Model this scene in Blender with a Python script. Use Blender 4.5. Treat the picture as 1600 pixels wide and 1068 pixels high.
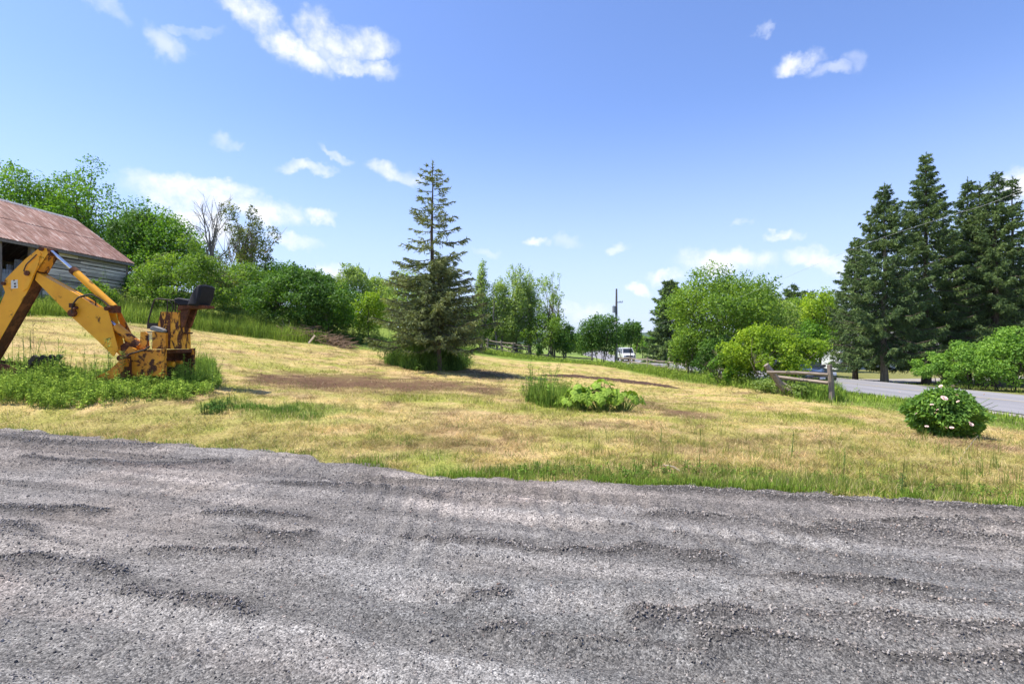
import bpy, bmesh, math, random
import numpy as np
from mathutils import Vector, Matrix
R = math.radians
S = bpy.context.scene
COL = S.collection
for o in list(bpy.data.objects):
    bpy.data.objects.remove(o)

# ------------------------------------------------------------------ camera, sky, sun, exposure
F, CX, CY, EYE = 830.0, 800.0, 534.0, 1.6      # focal length in photograph pixels, centre, eye height
cam_data = bpy.data.cameras.new('camera')
cam_data.sensor_width = 36.0
cam_data.lens = F / 1600 * 36
cam_data.clip_end = 6000
cam_data.clip_start = 0.05
cam = bpy.data.objects.new('camera', cam_data)
cam.location = (0, 0, EYE)
cam.rotation_euler = (R(90), 0, 0)
COL.objects.link(cam)
S.camera = cam
S.view_settings.view_transform = 'Standard'
S.view_settings.look = 'None'
S.view_settings.gamma = 1
S.view_settings.use_curve_mapping = False
S.view_settings.exposure = 0.78
S.cycles.max_bounces = 8
S.cycles.diffuse_bounces = 4
S.cycles.transmission_bounces = 4
S.cycles.transparent_max_bounces = 8
S.cycles.use_denoising = True

SUN_EL, SUN_AZ = 61.0, -90.0                    # azimuth from +Y, clockwise
sdir = Vector((math.sin(R(SUN_AZ)) * math.cos(R(SUN_EL)), math.cos(R(SUN_AZ)) * math.cos(R(SUN_EL)), math.sin(R(SUN_EL))))
sun_data = bpy.data.lights.new('sun', 'SUN')
sun_data.energy = 4.8
sun_data.angle = R(0.53)
sun_data.color = (1.0, 0.94, 0.83)
sun = bpy.data.objects.new('sun', sun_data)
sun.rotation_euler = sdir.to_track_quat('Z', 'Y').to_euler()
sun.location = (0, 0, 50)
COL.objects.link(sun)

world = bpy.data.worlds.new("World")
S.world = world
world.use_nodes = True


def pdir(px, py):
    return Vector(((px - CX) / F, 1.0, (CY - py) / F)).normalized()


def build_world():
    nt = world.node_tree
    nt.nodes.clear()
    N, L = nt.nodes, nt.links
    out = N.new('ShaderNodeOutputWorld')
    bg = N.new('ShaderNodeBackground')
    bg.inputs['Strength'].default_value = 0.135
    L.new(bg.outputs[0], out.inputs[0])
    sky = N.new('ShaderNodeTexSky')
    sky.sky_type = 'NISHITA'
    sky.sun_disc = False
    sky.sun_elevation = R(SUN_EL)
    sky.sun_rotation = R(SUN_AZ)
    sky.altitude = 100
    sky.air_density = 1.0
    sky.dust_density = 0.6
    sky.ozone_density = 2.2
    tint = N.new('ShaderNodeMix'); tint.data_type = 'RGBA'; tint.blend_type = 'MULTIPLY'
    tint.inputs[0].default_value = 1.0
    L.new(sky.outputs[0], tint.inputs[6])
    tint.inputs[7].default_value = (0.80, 0.86, 1.10, 1)
    tc = N.new('ShaderNodeTexCoord')
    # distorted direction for ragged cloud edges
    nz = N.new('ShaderNodeTexNoise'); nz.inputs['Scale'].default_value = 13; nz.inputs['Detail'].default_value = 10
    nz.inputs['Roughness'].default_value = 0.62
    L.new(tc.outputs['Generated'], nz.inputs['Vector'])
    sub = N.new('ShaderNodeVectorMath'); sub.operation = 'SUBTRACT'
    L.new(nz.outputs['Color'], sub.inputs[0]); sub.inputs[1].default_value = (0.5, 0.5, 0.5)
    scl = N.new('ShaderNodeVectorMath'); scl.operation = 'SCALE'; scl.inputs[3].default_value = 0.085
    L.new(sub.outputs[0], scl.inputs[0])
    add = N.new('ShaderNodeVectorMath'); add.operation = 'ADD'
    L.new(tc.outputs['Generated'], add.inputs[0]); L.new(scl.outputs[0], add.inputs[1])
    V = add.outputs[0]

    def math_(op, a, b=None, clamp=False):
        m = N.new('ShaderNodeMath'); m.operation = op; m.use_clamp = clamp
        for i, v in enumerate((a, b)):
            if v is None: continue
            if isinstance(v, (int, float)): m.inputs[i].default_value = v
            else: L.new(v, m.inputs[i])
        return m.outputs[0]
    # px, py, half width, half height, tilt (degrees, + = clockwise), opacity
    clouds = [(385, 10, 40, 24, 20, .95), (425, 45, 46, 18, 55, 1), (462, 82, 46, 18, 20, 1), (492, 48, 26, 26, -30, .95),
              (530, 66, 40, 15, 15, .8), (572, 68, 30, 16, 0, .85), (560, 104, 44, 13, 0, .95), (520, 88, 30, 10, 20, .5),
              (268, 72, 26, 18, 20, .5), (300, 48, 30, 7, -10, .3), (165, 10, 26, 14, 20, .3), (350, 228, 16, 10, 0, .35),
              (475, 260, 38, 9, -4, .7), (522, 241, 20, 7, 25, .5), (610, 267, 36, 13, 10, .7),
              (300, 306, 85, 24, 0, 1), (360, 296, 40, 14, 0, .9), (415, 330, 48, 20, 5, 1), (310, 350, 60, 26, 20, 1), (498, 335, 22, 11, 5, 1),
              (455, 374, 40, 9, 5, .7), (520, 428, 40, 14, 0, .7), (910, 485, 40, 14, 0, .6), (848, 381, 16, 8, 0, .9), (890, 379, 20, 7, 0, .3),
              (968, 386, 15, 7, 0, .5), (1125, 408, 62, 18, 0, 1), (1045, 430, 28, 8, 0, .9), (1000, 452, 20, 8, 0, .95), (1250, 96, 30, 15, 0, 1),
              (1300, 110, 18, 10, 10, .4), (1333, 96, 12, 14, 0, .25), (1183, 50, 9, 8, 0, .3), (1215, 366, 18, 8, 0, 1), (1240, 370, 16, 6, 0, .4),
              (1272, 402, 42, 14, 0, .9), (1165, 350, 12, 6, 0, .3), (1595, 285, 32, 26, 0, .95), (1320, 410, 24, 12, 0, .6), (760, 395, 20, 5, 0, .25),
              # beyond the frame the same fair-weather sky goes on
              (-150, 300, 90, 30, 0, .9), (-300, 120, 80, 40, 10, .8), (1800, 180, 80, 30, 0, .9), (1900, 380, 120, 24, 0, .9),
              (700, -160, 110, 50, 20, .8), (1200, -260, 90, 45, 0, .8), (-100, -200, 120, 60, 15, .8)]
    total = None
    for (px, py, rx, ry, tilt, op) in clouds:
        c = pdir(px, py)
        right = Vector((0, 0, 1)).cross(c) * -1
        right.normalize()
        up = right.cross(c).normalized()
        t = R(-tilt)
        rr = right * math.cos(t) + up * math.sin(t)
        uu = up * math.cos(t) - right * math.sin(t)
        stretch = (F / math.hypot(F, px - CX))
        rr = rr / (rx * 1.25 / F * stretch); uu = uu / (ry * 1.25 / F * stretch)
        du = N.new('ShaderNodeVectorMath'); du.operation = 'DOT_PRODUCT'; L.new(V, du.inputs[0]); du.inputs[1].default_value = rr
        dv = N.new('ShaderNodeVectorMath'); dv.operation = 'DOT_PRODUCT'; L.new(V, dv.inputs[0]); dv.inputs[1].default_value = uu
        dc = N.new('ShaderNodeVectorMath'); dc.operation = 'DOT_PRODUCT'; L.new(V, dc.inputs[0]); dc.inputs[1].default_value = c
        q = math_('ADD', math_('MULTIPLY', du.outputs['Value'], du.outputs['Value']), math_('MULTIPLY', dv.outputs['Value'], dv.outputs['Value']))
        m = N.new('ShaderNodeMapRange'); m.interpolation_type = 'SMOOTHSTEP'
        L.new(q, m.inputs[0])
        m.inputs[1].default_value = 1.22; m.inputs[2].default_value = -0.15
        m.inputs[3].default_value = 0; m.inputs[4].default_value = op
        front = math_('MULTIPLY', m.outputs[0], math_('GREATER_THAN', dc.outputs['Value'], 0.0))
        total = front if total is None else math_('MAXIMUM', total, front)
    # break up by finer noise
    n2 = N.new('ShaderNodeTexNoise'); n2.inputs['Scale'].default_value = 22; n2.inputs['Detail'].default_value = 9
    n2.inputs['Roughness'].default_value = 0.6
    L.new(tc.outputs['Generated'], n2.inputs['Vector'])
    mr = N.new('ShaderNodeMapRange'); L.new(n2.outputs['Fac'], mr.inputs[0])
    mr.inputs[1].default_value = 0.36; mr.inputs[2].default_value = 0.58; mr.inputs[3].default_value = 0.30; mr.inputs[4].default_value = 1.1
    cov = math_('MULTIPLY', total, mr.outputs[0], True)
    # thin veil near the horizon
    sep = N.new('ShaderNodeSeparateXYZ'); L.new(tc.outputs['Generated'], sep.inputs[0])
    hz = N.new('ShaderNodeMapRange'); hz.interpolation_type = 'SMOOTHSTEP'; L.new(sep.outputs['Z'], hz.inputs[0])
    hz.inputs[1].default_value = 0.42; hz.inputs[2].default_value = -0.02; hz.inputs[3].default_value = 0; hz.inputs[4].default_value = 0.75
    veil = N.new('ShaderNodeMix'); veil.data_type = 'RGBA'
    L.new(hz.outputs[0], veil.inputs[0]); L.new(tint.outputs[2], veil.inputs[6]); veil.inputs[7].default_value = (3.2, 3.75, 5.0, 1)
    mix = N.new('ShaderNodeMix'); mix.data_type = 'RGBA'
    L.new(cov, mix.inputs[0]); L.new(veil.outputs[2], mix.inputs[6])
    mix.inputs[7].default_value = (4.9, 5.0, 5.25, 1)
    L.new(mix.outputs[2], bg.inputs['Color'])


build_world()

# ------------------------------------------------------------------ small numeric helpers
def vnoise(x, y, seed=0):
    x = np.asarray(x, float); y = np.asarray(y, float)
    xi = np.floor(x).astype(np.int64); yi = np.floor(y).astype(np.int64)
    fx = x - xi; fy = y - yi
    fx = fx * fx * (3 - 2 * fx); fy = fy * fy * (3 - 2 * fy)

    def h(a, b):
        n = (a * 374761393 + b * 668265263 + seed * 974634777) & 0xffffffff
        n = ((n ^ (n >> 13)) * 1274126177) & 0xffffffff
        n = n ^ (n >> 16)
        return (n & 0xffff) / 65535.0
    return (h(xi, yi) * (1 - fx) + h(xi + 1, yi) * fx) * (1 - fy) + (h(xi, yi + 1) * (1 - fx) + h(xi + 1, yi + 1) * fx) * fy


def fbm(x, y, seed=0, octv=4, gain=.5):
    s = 0; a = 1; t = 0
    for i in range(octv):
        s = s + a * vnoise(x * 2 ** i + 17.3 * i, y * 2 ** i - 9.1 * i, seed + i)
        t += a; a *= gain
    return s / t


def sstep(a, b, x):
    t = np.clip((x - a) / (b - a), 0, 1)
    return t * t * (3 - 2 * t)


def W(px, py, Y):
    return ((px - CX) / F * Y, Y, EYE - (py - CY) / F * Y)


# ------------------------------------------------------------------ terrain
EDGE = [W(0, 672, 9.62), W(250, 693, 8.35), W(430, 712, 7.46), W(600, 735, 6.61), W(800, 752, 6.09), W(1000, 762, 5.82), W(1200, 768, 5.67),
        W(1400, 782, 5.36), W(1600, 797, 5.05)]
ex = np.array([-30.] + [e[0] for e in EDGE] + [14., 40.])
ey = np.array([13.] + [e[1] for e in EDGE] + [3.4, 2.])


def edge_y(x):
    return np.interp(x, ex, ey)


ctrl = [e for e in EDGE]
ctrl = [(e[0], e[1], 0.0) for e in ctrl]
ctrl += [(-14, 4, 0), (-6, 3, 0), (0, 2, 0), (5, 2, 0), (10, 3, -.05), (0, -8, 0), (-20, -6, .2), (20, -8, -.5), (-14, 10, .25), (0, -30, 0), (-30, 8, .9)]
ctrl += [W(*p) for p in [(60, 600, 12.5), (250, 603, 12.5), (380, 612, 12.5), (100, 500, 23), (194, 472, 34), (300, 518, 27), (400, 527, 29), (560, 545, 31),
                         (500, 605, 16), (665, 575, 25), (665, 612, 15), (760, 555, 48), (900, 567, 50), (905, 640, 12.5), (1040, 587, 36),
                         (1200, 612, 21), (1297, 627, 19), (1475, 682, 11), (1340, 612, 26.), (1600, 705, 8.2), (1560, 655, 16), (1450, 640, 16.8),
                         (1385, 603, 36), (1520, 606, 30), (1200, 660, 11.5), (1050, 610, 22)]]
ctrl += [(-25, 27, 3.3), (-25, 20, 2.2), (-30, 38, 5.2), (-35, 50, 6.6), (-20, 45, 4.6), (-10, 45, 2.4), (0, 70, .2), (-60, 60, 9), (-60, 20, 4), (-30, 90, 6),
         (17, 12, -.75), (17, 20, -.8), (17, 30, -.85), (16.6, 45, -.95), (16, 66, -1.25), (23.5, 20, -.88), (23.5, 35, -1.05), (23, 60, -1.25), (22, 80, -1.5),
         (12, 60, -.9), (20, 120, -1.8), (25, 200, -2.0), (0, 200, -2), (60, 60, -1.6), (60, 200, -2.2), (60, 20, -.8), (40, 40, -1.4), (90, 100, -2), (50, 0, -.6),
         (-60, 200, 3), (-100, 100, 8), (-100, 20, 6), (100, 0, -1), (-80, -40, 1), (60, -60, -1), (0, -80, 0)]
CT = np.array(ctrl, float)


def tps_fit(C, lam=0.02):
    n = len(C)
    d = np.hypot(C[:, None, 0] - C[None, :, 0], C[:, None, 1] - C[None, :, 1])
    K = np.where(d > 1e-9, d * d * np.log(d + 1e-12), 0)
    K += lam * np.eye(n) * 20
    P = np.c_[np.ones(n), C[:, 0], C[:, 1]]
    A = np.zeros((n + 3, n + 3)); A[:n, :n] = K; A[:n, n:] = P; A[n:, :n] = P.T
    return np.linalg.solve(A, np.r_[C[:, 2], 0, 0, 0])


TW = tps_fit(CT)
# evaluated once on a lattice, then read by bilinear interpolation
GX = np.arange(-110, 111, 0.75); GY = np.arange(-90, 231, 0.75)
gx, gy = np.meshgrid(GX, GY)
GZ = np.zeros_like(gx) + TW[-3] + TW[-2] * gx + TW[-1] * gy
for i in range(len(CT)):
    r2 = (gx - CT[i, 0]) ** 2 + (gy - CT[i, 1]) ** 2
    GZ += TW[i] * 0.5 * r2 * np.log(r2 + 1e-12)


def H(x, y):
    x = np.asarray(x, float); y = np.asarray(y, float)
    cx = np.clip(x, -109, 109); cy = np.clip(y, -89, 229)
    fx = (cx - GX[0]) / .75; fy = (cy - GY[0]) / .75
    ix = np.clip(fx.astype(int), 0, len(GX) - 2); iy = np.clip(fy.astype(int), 0, len(GY) - 2)
    tx = fx - ix; ty = fy - iy
    z = (GZ[iy, ix] * (1 - tx) + GZ[iy, ix + 1] * tx) * (1 - ty) + (GZ[iy + 1, ix] * (1 - tx) + GZ[iy + 1, ix + 1] * tx) * ty
    out = np.hypot(x - cx, y - cy)
    z = z * (1 - sstep(0, 300, out)) + (-3) * sstep(0, 300, out)
    # the gravel pad is level
    d = edge_y(x) - y
    pad = sstep(-1.2, 0.4, d) * sstep(-60, -20, -np.abs(x)) * sstep(-60, -20, y)
    z = z * (1 - pad)
    return z


def G(px, py):
    """ground point under a photograph pixel"""
    Ys = np.concatenate([np.arange(2, 60, .05), np.arange(60, 220, .5)])
    zs = EYE - (py - CY) / F * Ys
    hs = H((px - CX) / F * Ys, Ys)
    k = np.argmax(hs >= zs) if np.any(hs >= zs) else len(Ys) - 1
    Y = Ys[k]
    return (px - CX) / F * Y, Y, float(hs[k])


def Hs(x, y):
    return float(H(np.array([x]), np.array([y]))[0])


def micro(x, y):
    """small unevenness of the field"""
    return (fbm(x * .7, y * .7, 3, 3) - .5) * .10 + (fbm(x * 3.1, y * 3.1, 5, 3) - .5) * .05


# ------------------------------------------------------------------ colour patches of the field
STRAW = np.array([.54, .42, .165]); PALE = np.array([.64, .47, .24]); PINK = np.array([.50, .34, .19])
GREEN = np.array([.20, .27, .045]); LIME = np.array([.30, .33, .055]); BROWN = np.array([.135, .076, .045]); DARK = np.array([.085, .048, .032])
OLIVE = np.array([.34, .31, .09])
patches = [  # px, py, half width px, half height px, colour, strength
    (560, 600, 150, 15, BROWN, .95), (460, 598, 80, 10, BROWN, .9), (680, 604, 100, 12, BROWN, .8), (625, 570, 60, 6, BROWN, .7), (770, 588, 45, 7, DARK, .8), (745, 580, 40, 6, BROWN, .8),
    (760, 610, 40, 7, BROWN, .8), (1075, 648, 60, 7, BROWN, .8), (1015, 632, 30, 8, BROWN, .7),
    (405, 697, 50, 8, DARK, .75), (478, 706, 20, 5, DARK, .8), (650, 694, 120, 10, BROWN, .6), (700, 668, 90, 10, BROWN, .35), (760, 650, 120, 12, PINK, .5),
    (1070, 700, 60, 8, BROWN, .4), (1120, 735, 35, 7, BROWN, .5), (1415, 672, 70, 9, PINK, .95), (1500, 692, 70, 9, PINK, .95), (1540, 697, 40, 6, BROWN, .7),
    (470, 641, 75, 14, GREEN, .85), (350, 632, 50, 10, GREEN, .7), (540, 660, 40, 7, GREEN, .4), (420, 655, 80, 10, GREEN, .45),
    (700, 622, 60, 8, LIME, .7), (820, 640, 80, 10, LIME, .6), (1280, 655, 90, 8, LIME, .75), (1180, 650, 70, 8, LIME, .5), (1380, 668, 60, 8, LIME, .5),
    (150, 660, 260, 18, OLIVE, .75), (330, 685, 180, 20, OLIVE, .6), (60, 655, 90, 10, LIME, .4), (500, 690, 150, 14, OLIVE, .6), (1450, 710, 180, 26, OLIVE, .55), (1380, 740, 200, 22, OLIVE, .45),
    (900, 735, 220, 12, GREEN, .4), (1150, 752, 180, 12, GREEN, .5), (1400, 768, 200, 12, GREEN, .4), (640, 712, 60, 8, GREEN, .5), (880, 742, 120, 10, GREEN, .6),
    (1400, 625, 90, 9, GREEN, .6), (1520, 640, 90, 10, GREEN, .6), (380, 560, 80, 8, OLIVE, .5), (450, 575, 90, 7, LIME, .35), (740, 570, 60, 5, LIME, .5), (690, 557, 80, 5, LIME, .5)]
PW = []
for (px, py, rx, ry, c, s) in patches:
    x0, y0, _ = G(px, py)
    xa, ya, _ = G(px, py + ry)
    xb, yb, _ = G(px, py - ry)
    PW.append((x0, y0, max(rx / F * y0, .15), max((yb - ya) / 2, .12), c, s))


def turf(x, y):
    """colour of the turf at x, y (arrays)"""
    n1 = fbm(x * .45, y * .45, 11, 4); n2 = fbm(x * 1.9, y * 1.9, 21, 4); n3 = fbm(x * 7, y * 7, 31, 3)
    c = np.zeros(x.shape + (3,)) + STRAW
    def mixin(c, col, f):
        f = np.clip(f, 0, 1)[..., None]
        return c * (1 - f) + col * f
    c = mixin(c, OLIVE, sstep(.50, .68, n1) * .8)
    c = mixin(c, PALE, sstep(.5, .7, n2) * .6)
    c = mixin(c, PINK, sstep(.54, .72, fbm(x * .8 + 40, y * 1.3, 41, 3)) * .5)
    c = mixin(c, LIME, sstep(.52, .68, fbm(x * 1.1 - 30, y * 1.4, 51, 4)) * .75)
    c = mixin(c, BROWN, sstep(.58, .74, fbm(x * 2.2 + 9, y * 2.2, 61, 4)) * .6)
    c = mixin(c, OLIVE, sstep(.52, .66, fbm(x * 2.8 + 19, y * 3.4, 63, 3)) * .5)
    wob = (n2 - .5) * 1.1 + (n3 - .5) * .7
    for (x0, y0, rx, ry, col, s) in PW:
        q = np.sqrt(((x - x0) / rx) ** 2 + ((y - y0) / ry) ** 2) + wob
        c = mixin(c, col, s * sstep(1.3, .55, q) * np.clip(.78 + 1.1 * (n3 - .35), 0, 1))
    # green fringe on the gravel edge
    d = y - edge_y(x)
    fr = sstep(.8, .1, d + (n2 - .5) * 1.9) * sstep(-6, 1.5, x) * (.15 + .85 * sstep(.42, .6, fbm(x * 1.6, y * 2, 46, 3)))
    c = mixin(c, GREEN, fr * .85)
    c = mixin(c, OLIVE, sstep(.7, .1, d + (n2 - .5)) * (1 - sstep(-6, 1.5, x)) * .6)
    # verge by the road, fence line, tree line on the left, unmown land beyond
    vx = np.interp(y, [0, 12, 19, 30, 60, 100], [13.5, 12.8, 10.5, 9.2, 8.5, 8])
    c = mixin(c, GREEN, sstep(-.6, .8, x - vx + (n2 - .5) * 2))
    lx = np.interp(x, [-60, -24, -20, -16, -12, -8, -4, 0, 10], [20, 22.5, 24.5, 28, 29.5, 31, 40, 46, 52])
    c = mixin(c, GREEN, sstep(-.8, 1.0, y - lx + (n2 - .5) * 2))
    c = mixin(c, np.array([.21, .20, .075]), sstep(23, 25, x) * .85)  # lawn across the road: dry tone, with its shade painted into the colour
    far = sstep(60, 110, y) 
    c = mixin(c, np.array([.17, .25, .06]), far * .8)
    c = c * (0.82 + .36 * n3)[..., None]
    return c


# ------------------------------------------------------------------ mesh helpers
def tag(o, label=None, cat=None, group=None, kind=None):
    if label: o['label'] = label
    if cat: o['category'] = cat
    if group: o['group'] = group
    if kind: o['kind'] = kind
    return o


def link(name, me, mat=None, parent=None, loc=None):
    o = bpy.data.objects.new(name, me)
    COL.objects.link(o)
    if mat is not None and me is not None and not me.materials:
        me.materials.append(mat)
    if parent is not None: o.parent = parent
    if loc is not None: o.location = loc
    return o


def empty(name, loc, rz=0.0):
    o = bpy.data.objects.new(name, None)
    o.empty_display_size = .3
    o.location = loc
    o.rotation_euler = (0, 0, rz)
    COL.objects.link(o)
    return o


def npmesh(name, V, Fc, cols=None, smooth=False):
    V = np.ascontiguousarray(V, dtype=np.float32); Fc = np.ascontiguousarray(Fc, dtype=np.int32)
    me = bpy.data.meshes.new(name)
    k = Fc.shape[1]
    me.vertices.add(len(V)); me.vertices.foreach_set('co', V.ravel())
    me.loops.add(Fc.size); me.loops.foreach_set('vertex_index', Fc.ravel())
    me.polygons.add(len(Fc)); me.polygons.foreach_set('loop_start', np.arange(0, Fc.size, k, dtype=np.int32))
    me.update(calc_edges=True)
    if smooth:
        me.polygons.foreach_set('use_smooth', np.ones(len(Fc), dtype=bool))
    if cols is not None:
        a = me.color_attributes.new('col', 'FLOAT_COLOR', 'POINT')
        a.data.foreach_set('color', np.c_[cols, np.ones(len(cols))].astype(np.float32).ravel())
    me.validate(verbose=False)
    return me


class MB:
    """collects boxes, tubes and prisms as one mesh"""
    def __init__(s): s.v = []; s.f = []
    def add(s, v, f):
        b = len(s.v); s.v += [tuple(p) for p in v]; s.f += [tuple(b + i for i in q) for q in f]
        return s
    def box(s, x0, x1, y0, y1, z0, z1):
        return s.add([(x0, y0, z0), (x1, y0, z0), (x1, y1, z0), (x0, y1, z0), (x0, y0, z1), (x1, y0, z1), (x1, y1, z1), (x0, y1, z1)],
                     [(0, 3, 2, 1), (4, 5, 6, 7), (0, 1, 5, 4), (1, 2, 6, 5), (2, 3, 7, 6), (3, 0, 4, 7)])
    def prism(s, poly, y0, y1):
        """poly of (x, z), extruded along y"""
        n = len(poly)
        a = sum(poly[i][0] * poly[(i + 1) % n][1] - poly[(i + 1) % n][0] * poly[i][1] for i in range(n))
        if a < 0: poly = poly[::-1]
        v = [(p[0], y0, p[1]) for p in poly] + [(p[0], y1, p[1]) for p in poly]
        f = [tuple(range(n)), tuple(range(2 * n - 1, n - 1, -1))]
        f += [((i + 1) % n, i, n + i, n + (i + 1) % n) for i in range(n)]
        return s.add(v, f)
    def tube(s, pts, rad, n=8, cap=True):
        pts = [Vector(p) for p in pts]
        if not hasattr(rad, '__len__'): rad = [rad] * len(pts)
        rings = []
        up = None
        for i, p in enumerate(pts):
            d = (pts[min(i + 1, len(pts) - 1)] - pts[max(i - 1, 0)]).normalized()
            if up is None:
                up = Vector((0, 0, 1)) if abs(d.z) < .9 else Vector((1, 0, 0))
            a = d.cross(up).normalized(); b = a.cross(d).normalized(); up = b
            rings.append([p + (a * math.cos(t) + b * math.sin(t)) * rad[i] for t in [2 * math.pi * k / n for k in range(n)]])
        v = [q for r in rings for q in r]
        f = []
        for i in range(len(pts) - 1):
            for k in range(n):
                f.append((i * n + k, i * n + (k + 1) % n, (i + 1) * n + (k + 1) % n, (i + 1) * n + k))
        if cap:
            f.append(tuple(range(n))[::-1]); f.append(tuple((len(pts) - 1) * n + k for k in range(n)))
        return s.add(v, f)
    def build(s, name, mat, parent=None, smooth=False, bevel=0, loc=None):
        me = bpy.data.meshes.new(name)
        me.from_pydata(s.v, [], s.f)
        bm = bmesh.new(); bm.from_mesh(me)
        bmesh.ops.recalc_face_normals(bm, faces=bm.faces)
        if bevel:
            es = [e for e in bm.edges if len(e.link_faces) == 2 and e.calc_face_angle(0) > .6]
            bmesh.ops.bevel(bm, geom=es, offset=bevel, segments=1, affect='EDGES', profile=.5)
        bm.to_mesh(me); bm.free()
        if smooth:
            for p in me.polygons: p.use_smooth = True
            try: me.set_sharp_from_angle(angle=R(40))
            except Exception: pass
        me.update()
        return link(name, me, mat, parent, loc)


# ------------------------------------------------------------------ materials
def newmat(name):
    m = bpy.data.materials.new(name); m.use_nodes = True
    nt = m.node_tree; nt.nodes.clear()
    out = nt.nodes.new('ShaderNodeOutputMaterial')
    b = nt.nodes.new('ShaderNodeBsdfPrincipled')
    nt.links.new(b.outputs[0], out.inputs[0])
    b.inputs['Specular IOR Level'].default_value = .3
    return m, nt, b, out


def noise(nt, scale, detail=4, rough=.55, vec=None, dist=0):
    n = nt.nodes.new('ShaderNodeTexNoise')
    n.inputs['Scale'].default_value = scale; n.inputs['Detail'].default_value = detail
    n.inputs['Roughness'].default_value = rough; n.inputs['Distortion'].default_value = dist
    if vec is not None: nt.links.new(vec, n.inputs['Vector'])
    return n


def objvec(nt, scale=(1, 1, 1), which='Object'):
    tc = nt.nodes.new('ShaderNodeTexCoord'); mp = nt.nodes.new('ShaderNodeMapping')
    nt.links.new(tc.outputs[which], mp.inputs[0]); mp.inputs['Scale'].default_value = scale
    return mp.outputs[0]


def ramp(nt, fac, stops):
    r = nt.nodes.new('ShaderNodeValToRGB')
    e = r.color_ramp.elements
    e[0].position = stops[0][0]; e[0].color = (*stops[0][1], 1)
    e[1].position = stops[-1][0]; e[1].color = (*stops[-1][1], 1)
    for p, c in stops[1:-1]:
        q = e.new(p); q.color = (*c, 1)
    nt.links.new(fac, r.inputs[0])
    return r.outputs[0]


def bump(nt, b, h, strength=.3, dist=.02):
    bp = nt.nodes.new('ShaderNodeBump'); bp.inputs['Strength'].default_value = strength; bp.inputs['Distance'].default_value = dist
    nt.links.new(h, bp.inputs['Height']); nt.links.new(bp.outputs[0], b.inputs['Normal'])


def m_simple(name, c1, c2=None, scale=6, rough=.7, metal=0, bs=.2, bd=.01, spec=.3, stretch=(1, 1, 1), coat=0):
    m, nt, b, _ = newmat(name)
    v = objvec(nt, stretch)
    n = noise(nt, scale, 5, .6, v)
    c2 = c2 or tuple(x * .7 for x in c1)
    nt.links.new(ramp(nt, n.outputs['Fac'], [(.35, c1), (.68, c2)]), b.inputs['Base Color'])
    b.inputs['Roughness'].default_value = rough; b.inputs['Metallic'].default_value = metal
    b.inputs['Specular IOR Level'].default_value = spec
    if coat: b.inputs['Coat Weight'].default_value = coat
    if bs: bump(nt, b, noise(nt, scale * 4, 4, .6, v).outputs['Fac'], bs, bd)
    return m


LEAFGAIN = 1.95


def m_leaf(name, stops, trans=.4, rough=.5, nscale=.6):
    m, nt, b, out = newmat(name)
    g = nt.nodes.new('ShaderNodeNewGeometry')
    tc = nt.nodes.new('ShaderNodeTexCoord')
    n = noise(nt, nscale, 3, .6, tc.outputs['Object'])
    mx = nt.nodes.new('ShaderNodeMath'); mx.operation = 'MULTIPLY_ADD'
    nt.links.new(g.outputs['Random Per Island'], mx.inputs[0]); mx.inputs[1].default_value = .5
    mr = nt.nodes.new('ShaderNodeMath'); mr.operation = 'MULTIPLY_ADD'; mr.use_clamp = True
    nt.links.new(n.outputs['Fac'], mr.inputs[0]); mr.inputs[1].default_value = 1.3; mr.inputs[2].default_value = -.4
    nt.links.new(mr.outputs[0], mx.inputs[2])
    c = ramp(nt, mx.outputs[0], [(p_, (q_[0] * LEAFGAIN * 1.12, q_[1] * LEAFGAIN, q_[2] * LEAFGAIN * .8)) for p_, q_ in stops])
    nt.links.new(c, b.inputs['Base Color'])
    b.inputs['Roughness'].default_value = max(rough, .6); b.inputs['Specular IOR Level'].default_value = .2
    t = nt.nodes.new('ShaderNodeBsdfTranslucent')
    bc = nt.nodes.new('ShaderNodeMix'); bc.data_type = 'RGBA'; bc.blend_type = 'MULTIPLY'; bc.inputs[0].default_value = 1
    nt.links.new(c, bc.inputs[6]); bc.inputs[7].default_value = (1.3, 1.35, .5, 1)
    nt.links.new(bc.outputs[2], t.inputs[0])
    mix = nt.nodes.new('ShaderNodeMixShader'); mix.inputs[0].default_value = trans
    nt.links.new(b.outputs[0], mix.inputs[1]); nt.links.new(t.outputs[0], mix.inputs[2])
    nt.links.new(mix.outputs[0], out.inputs[0])
    return m


def m_attr(name, rough=.9, trans=0.0, nscale=None, bs=0, bd=.01):
    m, nt, b, out = newmat(name)
    a = nt.nodes.new('ShaderNodeAttribute'); a.attribute_name = 'col'
    c = a.outputs['Color']
    v = objvec(nt)
    if nscale:
        n = noise(nt, nscale, 6, .7, v)
        mm = nt.nodes.new('ShaderNodeMix'); mm.data_type = 'RGBA'; mm.blend_type = 'MULTIPLY'; mm.inputs[0].default_value = 1
        nt.links.new(c, mm.inputs[6])
        nt.links.new(ramp(nt, n.outputs['Fac'], [(.3, (.45, .42, .4)), (.7, (1.35, 1.35, 1.35))]), mm.inputs[7])
        c = mm.outputs[2]
        if bs: bump(nt, b, n.outputs['Fac'], bs, bd)
    nt.links.new(c, b.inputs['Base Color'])
    b.inputs['Roughness'].default_value = rough; b.inputs['Specular IOR Level'].default_value = .15
    if trans:
        t = nt.nodes.new('ShaderNodeBsdfTranslucent'); nt.links.new(c, t.inputs[0])
        mix = nt.nodes.new('ShaderNodeMixShader'); mix.inputs[0].default_value = trans
        nt.links.new(b.outputs[0], mix.inputs[1]); nt.links.new(t.outputs[0], mix.inputs[2]); nt.links.new(mix.outputs[0], out.inputs[0])
    return m


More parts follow.
